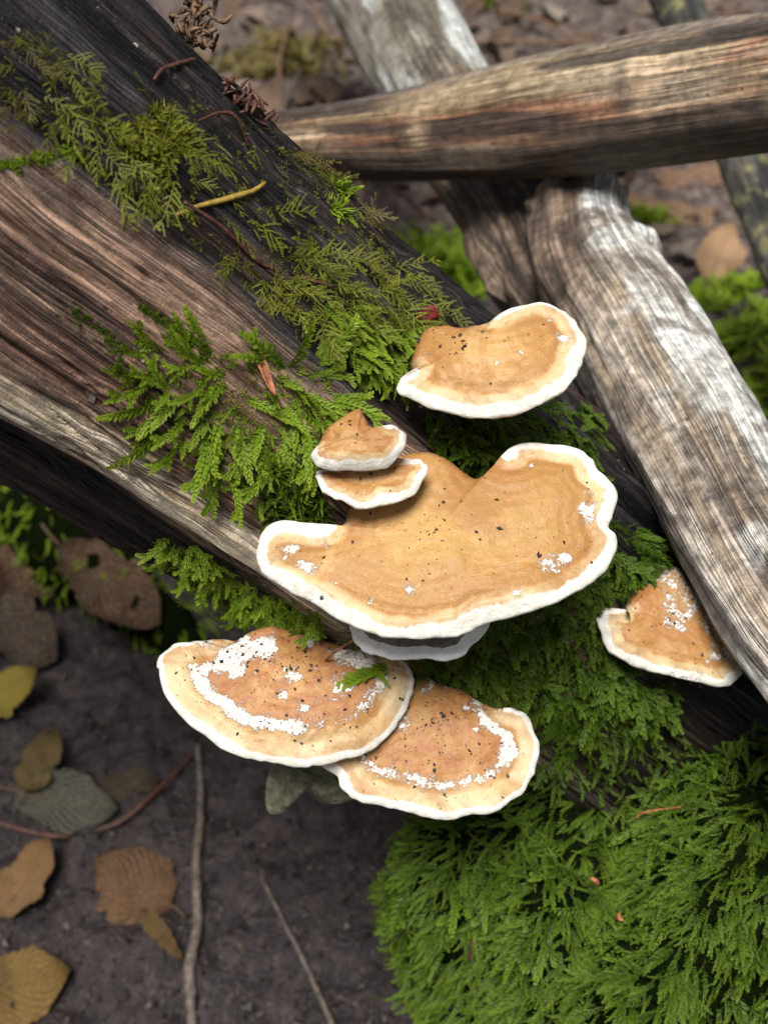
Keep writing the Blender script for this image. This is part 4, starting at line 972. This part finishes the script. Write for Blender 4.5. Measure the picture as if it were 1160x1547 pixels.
# moss sprig lying over the blotched bracket
lv = BR['ll']; sp = lv['V'].reshape(-1, 3)
def near_cap(px, py, lift):
    q = (sp - CAM); u_ = 580 + (q @ RIGHT) / (q @ FWD) * FPX; v_ = 773.5 - (q @ UPV) / (q @ FWD) * FPX
    return sp[np.argmin((u_ - px) ** 2 + (v_ - py) ** 2)] + lv['n'] * lift
a_, b_ = near_cap(585, 1012, .004), near_cap(487, 1040, .002)
it = [(T_FEATHER[1], frame(a_, b_ - a_, lv['n'], .0, np.linalg.norm(b_ - a_)), .1), (T_FEATHER[2], frame(near_cap(560, 1010, .003), near_cap(585, 1045, .003) - near_cap(560, 1010, .003), lv['n'], .1, .009), .0), (T_FEATHER[0], frame(near_cap(590, 995, .004), near_cap(560, 1010, .002) - near_cap(590, 995, .004), lv['n'], .1, .010), .0)]
moss('moss_sprig', 'green moss sprig lying across the blotched lower left bracket', it, M_BRIGHT, 3, 'shoot', seed=23)

# grey-green bark flap under the lower left bracket
def flap(pix, d, bend, mat, label, name, thick=.004, seed=0):
    C_ = catmull(np.array([P(x, y, d) for x, y in pix]), 60, True); c = C_.mean(0); s = np.linspace(0, 1, 14)
    V = c + s[:, None, None] * (C_ - c); q = V - c; z = bend * (1 - s[:, None] ** 2) + .0015 * fbm(q[..., 0] * 160, q[..., 1] * 160, q[..., 2] * 160, seed, 3); n = unit(CAM - c)
    Vt = V + n * z[..., None]; Vb = V - n * (thick * (1 - s[:, None] ** 4) + .0)[..., None]
    F = grid_faces(14, 60, True); VV = np.concatenate([Vt.reshape(-1, 3), Vb.reshape(-1, 3)])
    return mk(name, VV, [F, F[:, ::-1] + 14 * 60], mat, label=label, cat='bark')
M_FLAP = mat_noise('grey_green_bark', [(0, (0.05, 0.05, 0.03)), (0.6, (0.16, 0.155, 0.10)), (1, (0.27, 0.25, 0.17))], 220, .8, .002)
flap([(402, 1190), (415, 1150), (460, 1130), (540, 1140), (560, 1190), (520, 1212), (490, 1213), (455, 1198), (430, 1226), (405, 1226)], .50, .006, M_FLAP, 'grey-green ragged bark flap below the lower left bracket', 'bark_flap', seed=7)

# ------------------------------------------------------------------ forest floor
def leaf_mesh(name, seed, ratio=.6, curl=.25, serr=.03, mat=None, twist=.2):
    """ovate leaf along +x, length 1, centred, with midrib fold and curl"""
    r = np.random.default_rng(seed); nl, nw = 25, 11
    t = np.linspace(0, 1, nl)[:, None]; a = np.linspace(-1, 1, nw)[None]
    wd = ratio * .5 * np.sin(np.pi * t ** .82) ** .75 * (1 + serr * np.sign(np.sin(t * 80)) + .16 * vn(t * 5, seed, 0, 3) + .14 * vn(t * 11, np.sign(a) * 3 + seed, 0, 4) * (np.abs(a) > .3)); x = t - .5 + .0 * a; y = a * wd
    z = curl * (x ** 2) * r.choice([-1, 1]) + curl * .8 * (y ** 2) / (ratio * .5) * r.choice([-1, 1]) + twist * x * y + .11 * fbm(x * 3 + seed, y * 3, 0, seed, 2) + .025 * np.abs(a)
    V = np.stack(np.broadcast_arrays(x, y, z), -1).reshape(-1, 3); uv = np.stack(np.broadcast_arrays(t, a), -1).reshape(-1, 2)
    top = len(V); Vb = V - np.array([0, 0, .006])
    F = grid_faces(nl, nw)
    o = mk(name, np.concatenate([V, Vb]), [F, F[:, ::-1] + top], mat, uv=np.concatenate([uv, uv])); me = o.data; bpy.data.objects.remove(o); return me
def stalk_mesh(mat):
    V, F = tube([(-.72, .03, .02), (-.6, 0, .03), (-.48, 0, .0), (-.2, 0, -.01)], [.012, .013, .012, .008], 6, n=10)
    o = mk('stalk', V, F, mat); me = o.data; bpy.data.objects.remove(o); return me
def rot(n, ang):
    n = unit(n); x = unit(np.array([math.cos(ang), math.sin(ang), 0]) - n * (n @ np.array([math.cos(ang), math.sin(ang), 0]))); y = np.cross(n, x); return np.stack([x, y, n], 1)
def put(name, me, p, R, size, parent=None, **kw):
    o = bpy.data.objects.new(name, me); COL.objects.link(o); M = Matrix((R * size).tolist()).to_4x4()
    M.translation = Vector(p)
    o.matrix_world = M; return tag(o, **kw)
LM = [leaf_mesh('leaf', 100 + i, .5 + .25 * (i % 3) / 2, .15 + .5 * ((i * 37) % 10) / 10, .03, M_LITTER, .3) for i in range(10)]
ST = stalk_mesh(M_DRYBITS)
def mat_leaf1(name, c1, c2): return mat_leaf(name, [(0, c1), (1, c2)], .26)
def special(px, py, length_px, ang, ratio, cols, label, seed, tilt=(0, 0), lift=.012, curl=.3, base=None, group='single leaves on the bare soil'):
    p = cast_ground(px, py); d = (p - CAM) @ FWD; size = length_px / FPX * d
    me = leaf_mesh('blade', seed, ratio, curl, .03, mat_leaf1('leaf_%s' % cols[0], cols[1], cols[2]), .2)
    n = unit([tilt[0], tilt[1], 1]); R = rot(n, ang)
    root = empty('fallen_leaf', p, label, 'leaf', group)
    for nm, m_ in (('blade', me), ('stalk', ST)):
        o = bpy.data.objects.new(nm, m_); COL.objects.link(o); o.parent = root
        M = Matrix((R * size).tolist()).to_4x4(); M.translation = Vector((0, 0, lift)); o.matrix_local = M
    return root
rad = math.radians
special(205, 1345, 135, rad(150), .95, ('a', (.14, .07, .036), (.145, .075, .04)), 'rounded reddish brown leaf with wet glint on the bare soil', 301, (.1, -.15))
special(45, 1342, 130, rad(60), .62, ('b', (.25, .14, .055), (.26, .145, .06)), 'tan curled leaf at the left edge below the greenish leaf', 302, (-.1, -.2))
special(35, 1500, 150, rad(20), .75, ('c', (.20, .12, .030), (.21, .125, .034)), 'yellow-brown leaf in the bottom left corner', 303, (.1, -.2))
special(105, 1225, 165, rad(-12), .55, ('d', (.075, .088, .075), (.08, .09, .078)), 'grey-green shiny leaf lying left of the vertical twig', 304, (.05, -.35))
special(70, 1170, 110, rad(75), .5, ('e', (.14, .10, .035), (.145, .10, .038)), 'narrow olive brown leaf tucked behind the greenish leaf', 305, (.2, -.2), .02)
special(10, 1070, 120, rad(35), .6, ('f', (.34, .27, .035), (.35, .28, .04)), 'yellow leaf at the left edge under the curled brown leaves', 306, (.1, -.3), .02)
special(245, 1425, 95, rad(-40), .35, ('g', (.19, .12, .04), (.20, .12, .045)), 'narrow brown leaf edge-on below the rounded leaf', 307, (.6, -.3))
special(180, 950, 190, rad(-35), .6, ('h', (.085, .045, .026), (.09, .048, .028)), 'large folded brown leaf in the shade under the log', 308, (.3, -.3), .05, .45)
special(60, 900, 170, rad(30), .7, ('i', (.075, .036, .022), (.08, .04, .025)), 'dark reddish brown curled leaf at the left edge under the log', 309, (.4, -.3), .035, .7)
special(30, 975, 150, rad(-30), .8, ('j', (.03, .026, .026), (.035, .028, .026)), 'blackened leaf between the yellow leaf and the folded brown leaf', 310, (.1, -.2), .015, .3)
special(190, 1200, 110, rad(20), .6, ('k', (.045, .04, .032), (.05, .042, .032)), 'dark damp leaf right of the greenish leaf', 311, (.0, -.2), .008, .3)
special(1080, 415, 100, rad(70), .62, ('m', (.55, .34, .20), (.56, .35, .2)), 'pale orange leaf on the mossy bank right of the grey log', 313, (-.1, -.7), .030, .2, group=None)

def ground_twig(pix, radm, mat, label, seed, lift=.006, name='twig', group='twigs on the forest floor'):
    V, F = tube([cast_ground(x, y) + np.array([0, 0, lift]) for x, y in pix], radm, 8, seed=seed, rough=.25, n=40); return mk(name, V, F, mat, label=label, cat='twig', group=group)
ground_twig([(300, 1130), (305, 1220), (298, 1310), (300, 1400), (288, 1470), (292, 1560)], [.0018, .0027, .0030, .0033, .0034, .0033], M_TWIG, 'grey upright twig running from under the blotched bracket to the bottom edge', 401)
ground_twig([(0, 1250), (90, 1270), (180, 1250), (240, 1200), (290, 1150)], [.0014, .0019, .0017, .0012], M_REDTWIG, 'dark reddish twig curving behind the greenish leaf', 402)
ground_twig([(395, 1330), (430, 1400), (465, 1470), (505, 1560)], [.0010, .0014, .0016, .0017], M_TWIG, 'thin brown twig slanting to the bottom edge beside the moss cushion', 403)
ground_twig([(225, 900), (240, 960), (262, 1040)], [.003, .003, .002], M_TWIG, 'short grey-brown twig left of the blotched bracket', 404)

# mossy root under the log at the left
RX = [cast_ground(-160, 700) + [0, 0, .03], cast_ground(20, 800) + [0, 0, .03], cast_ground(120, 870) + [0, 0, .03], cast_ground(230, 945) + [0, 0, .015], cast_ground(300, 1000)]
root_r = empty('mossy_root', RX[2], 'blurred green mossy root on the ground under the left end of the log', 'root')
V, F = tube(RX, [.034, .036, .034, .026, .012], 14, seed=5, rough=.3, n=50); mk('wood', V, F, M_MAT, root_r)
Vg = V[:50 * 14].reshape(50, 14, 3)
it = surf_items(Vg, 620, T_PLUME, (.010, .018), 51, lambda m, n: n[:, 2] > -.1, (.1, .7), .3)
moss('moss', '', it, M_BRIGHT, 60, 'moss_shoot', root=root_r, seed=51)

# mossy bank and ground moss
def ground_moss(label, cells, n, mat, T, size, seed, name='ground_moss', ind=0):
    r = np.random.default_rng(seed); it = []
    for k in range(n):
        cx, cy, rx, ry = cells[r.integers(len(cells))]; x = cx + rx * r.normal(0, .5); y = cy + ry * r.normal(0, .5); z = float(gz(x, y)); e = .004
        nn = unit([-(float(gz(x + e, y)) - z) / e * .4, -(float(gz(x, y + e)) - z) / e * .4, 1]); lump_ = float(fbm(x * 25, y * 25, 0, 811, 2))
        it.append((T[r.integers(len(T))], frame(np.array([x, y, z + .006 * max(lump_, 0)]), r.normal(size=3), nn, r.uniform(.3, 1.1), r.uniform(*size), 0), r.normal(.1, .2) + .3 * lump_))
    return moss(name, label, it, mat, ind, 'shoot', seed=seed)
def gc(px, py, rx, ry): p = cast_ground(px, py); return (p[0], p[1], rx, ry)
ground_moss('green moss covering the bank right of the grey log', [gc(1110, 520, .05, .05), gc(1160, 600, .05, .05), gc(1130, 440, .05, .04), gc(1190, 480, .06, .05), gc(1060, 470, .02, .02)], 950, M_BRIGHT, T_HANG + T_FEATHER, (.012, .026), 61, 'bank_moss', 120)
ground_moss('blurred bright green moss seen in the gap left of the brown stub', [gc(690, 420, .035, .05), gc(720, 390, .03, .05), gc(640, 400, .04, .05)], 620, mat_moss('moss_lifted', (0.06, 0.14, 0.006), (0.28, 0.46, 0.02), (0.48, 0.62, 0.06)), T_FEATHER[:4], (.02, .036), 62)  # brighter moss copy, colour lifted to offset the shadow of the logs
ground_moss('blurred yellowish moss hummock in the background left of the pale log', [gc(430, 80, .07, .06), gc(400, 120, .06, .05)], 360, M_DRYM, T_FEATHER + T_HANG, (.02, .04), 63)
ground_moss('small far moss patch at the top edge right of the pale log', [gc(750, 10, .03, .03)], 90, M_BRIGHT, T_FEATHER, (.02, .03), 64)
ground_moss('moss tuft on the slope just right of the grey log end', [gc(975, 330, .02, .02)], 120, M_BRIGHT, T_FEATHER, (.014, .024), 65)
# litter further off: every leaf its own object
r = np.random.default_rng(5); k = 0
while k < 285:
    px, py = r.uniform(-60, 1220), r.uniform(-60, 480)
    if px < 250 and py > 100: continue
    p = cast_ground(px, py)
    if 1040 < px and py > 380 : continue
    n = unit([r.normal(0, .35), r.normal(-.1, .35), 1]); size = r.uniform(.022, .065)
    put('litter_leaf', LM[r.integers(len(LM))], p + np.array([0, 0, size * .12 + .004]), rot(n, r.uniform(0, 6.28)), size, label='blurred dead brown leaf in the background leaf litter', cat='leaf', group='background leaf litter'); k += 1
for k in range(26):
    px, py = r.uniform(250, 1200), r.uniform(-40, 330); p = cast_ground(px, py); a = r.uniform(0, 3.14); L = r.uniform(.05, .16); t = np.array([math.cos(a), math.sin(a), 0]) * L
    V, F = tube([p - t + [0, 0, .012], p + [0, 0, .018] + r.normal(0, .006, 3), p + t + [0, 0, .012]], [.002, .0035, .002], 7, seed=k, n=14)
    mk('litter_twig', V, F, [M_TWIG, M_REDTWIG, M_DRYBITS][k % 3], label='blurred small twig in the background leaf litter', cat='twig', group='background litter twigs')
# reddish bark slab on the slope at the right
def slab(px, py, L, W, ang, mat, label, tilt=(0, -.3), lift=.015):
    p = cast_ground(px, py) + np.array([0, 0, lift]); R = rot(unit([tilt[0], tilt[1], 1]), ang)
    a, b = np.meshgrid(np.linspace(-1, 1, 40), np.linspace(-1, 1, 14)); q = 1 + .18 * vn(a * 3, np.sign(b) * 2, 0, int(px))
    x = a * L / 2 * (1 + .08 * vn(b * 4, px, 0, 3)); y = b * W / 2 * q; z = -.25 * W * b ** 2 + .004 * fbm(a * 4, b * 14, 0, int(px), 3)
    Vt = np.stack([x, y, z], -1).reshape(-1, 3); Vb = Vt - [0, 0, .008]; F = grid_faces(14, 40); n = len(Vt)
    rim_ = np.concatenate([np.arange(40), np.arange(79, n, 40), np.arange(n - 2, n - 41, -1), np.arange(n - 80, 0, -40)])
    sf = np.stack([rim_, np.roll(rim_, -1), np.roll(rim_, -1) + n, rim_ + n], -1)
    mk('bark_slab', np.concatenate([Vt, Vb]) @ R.T + p, [F, F[:, ::-1] + n, sf], mat, label=label, cat='bark')
slab(1065, 275, .13, .035, .2, M_DRYBITS, 'reddish bark slab lying on the slope under the cross branch')
slab(1010, 330, .10, .032, -.25, M_DRYBITS, 'grey-brown bark slab on the slope right of the grey log end')

# crumbs of soil and rotted leaf lying loose
r = np.random.default_rng(77); VV, FF = [], []; b = 0
oc = np.array([[1, 0, 0], [0, 1, 0], [-1, 0, 0], [0, -1, 0], [0, 0, 1], [0, 0, -.6]], float)
of = np.array([[0, 1, 4], [1, 2, 4], [2, 3, 4], [3, 0, 4], [1, 0, 5], [2, 1, 5], [3, 2, 5], [0, 3, 5]])
for _ in range(2600):
    px, py = r.uniform(-60, 760), r.uniform(880, 1600); ry = ray(px, py); t = -CAM[2] / ry[2]; x, y = (CAM + ry * t)[:2]
    sz = .0010 + .0032 * r.random() ** 3; q, _ = np.linalg.qr(r.normal(size=(3, 3)))
    V = (oc * (1 + r.normal(0, .25, (6, 1))) * (sz * np.array([1, .6 + .8 * r.random(), .6]))) @ q
    V = np.array([x, y, float(gz(x, y)) + sz * .4]) + V; VV.append(V); FF.append(of + b); b += 6
M_CRUMB = mat_noise('soil_crumbs', [(0, (.006, .005, .005)), (.55, (.028, .02, .019)), (.8, (.06, .042, .036)), (1, (.15, .112, .09))], 90, .5, .001)
mk('soil_crumbs', np.concatenate(VV), np.concatenate(FF), M_CRUMB, smooth=False, label='loose dark soil crumbs on the bare ground at the lower left', cat='soil', kind='stuff')

# small finds caught in the stump cushion
for k, (pix, mat_, lab, rr_) in enumerate([([(970, 1228), (1000, 1224), (1036, 1226)], M_ORANGE, 'fine rusty stem lying at the top of the stump cushion', .0006),
        ([(884, 1318), (888, 1322), (892, 1327)], M_ORANGE, 'tiny orange seed case in the middle of the stump cushion', .0012),
        ([(950, 1388), (953, 1395), (955, 1402)], M_ORANGE, 'tiny red-brown seed case right of centre on the stump cushion', .0011),
        ([(716, 1425), (724, 1412), (732, 1400)], M_REDTWIG, 'dark needle caught in the left side of the stump cushion', .0007)]):
    V, F = tube([on_log(x, y, .013, (B_STUMP, B_MAIN)) for x, y in pix], [rr_ * .6, rr_, rr_ * .5], 7, seed=k, n=12); mk('plant_scrap', V, F, mat_, label=lab, cat='plant scrap')
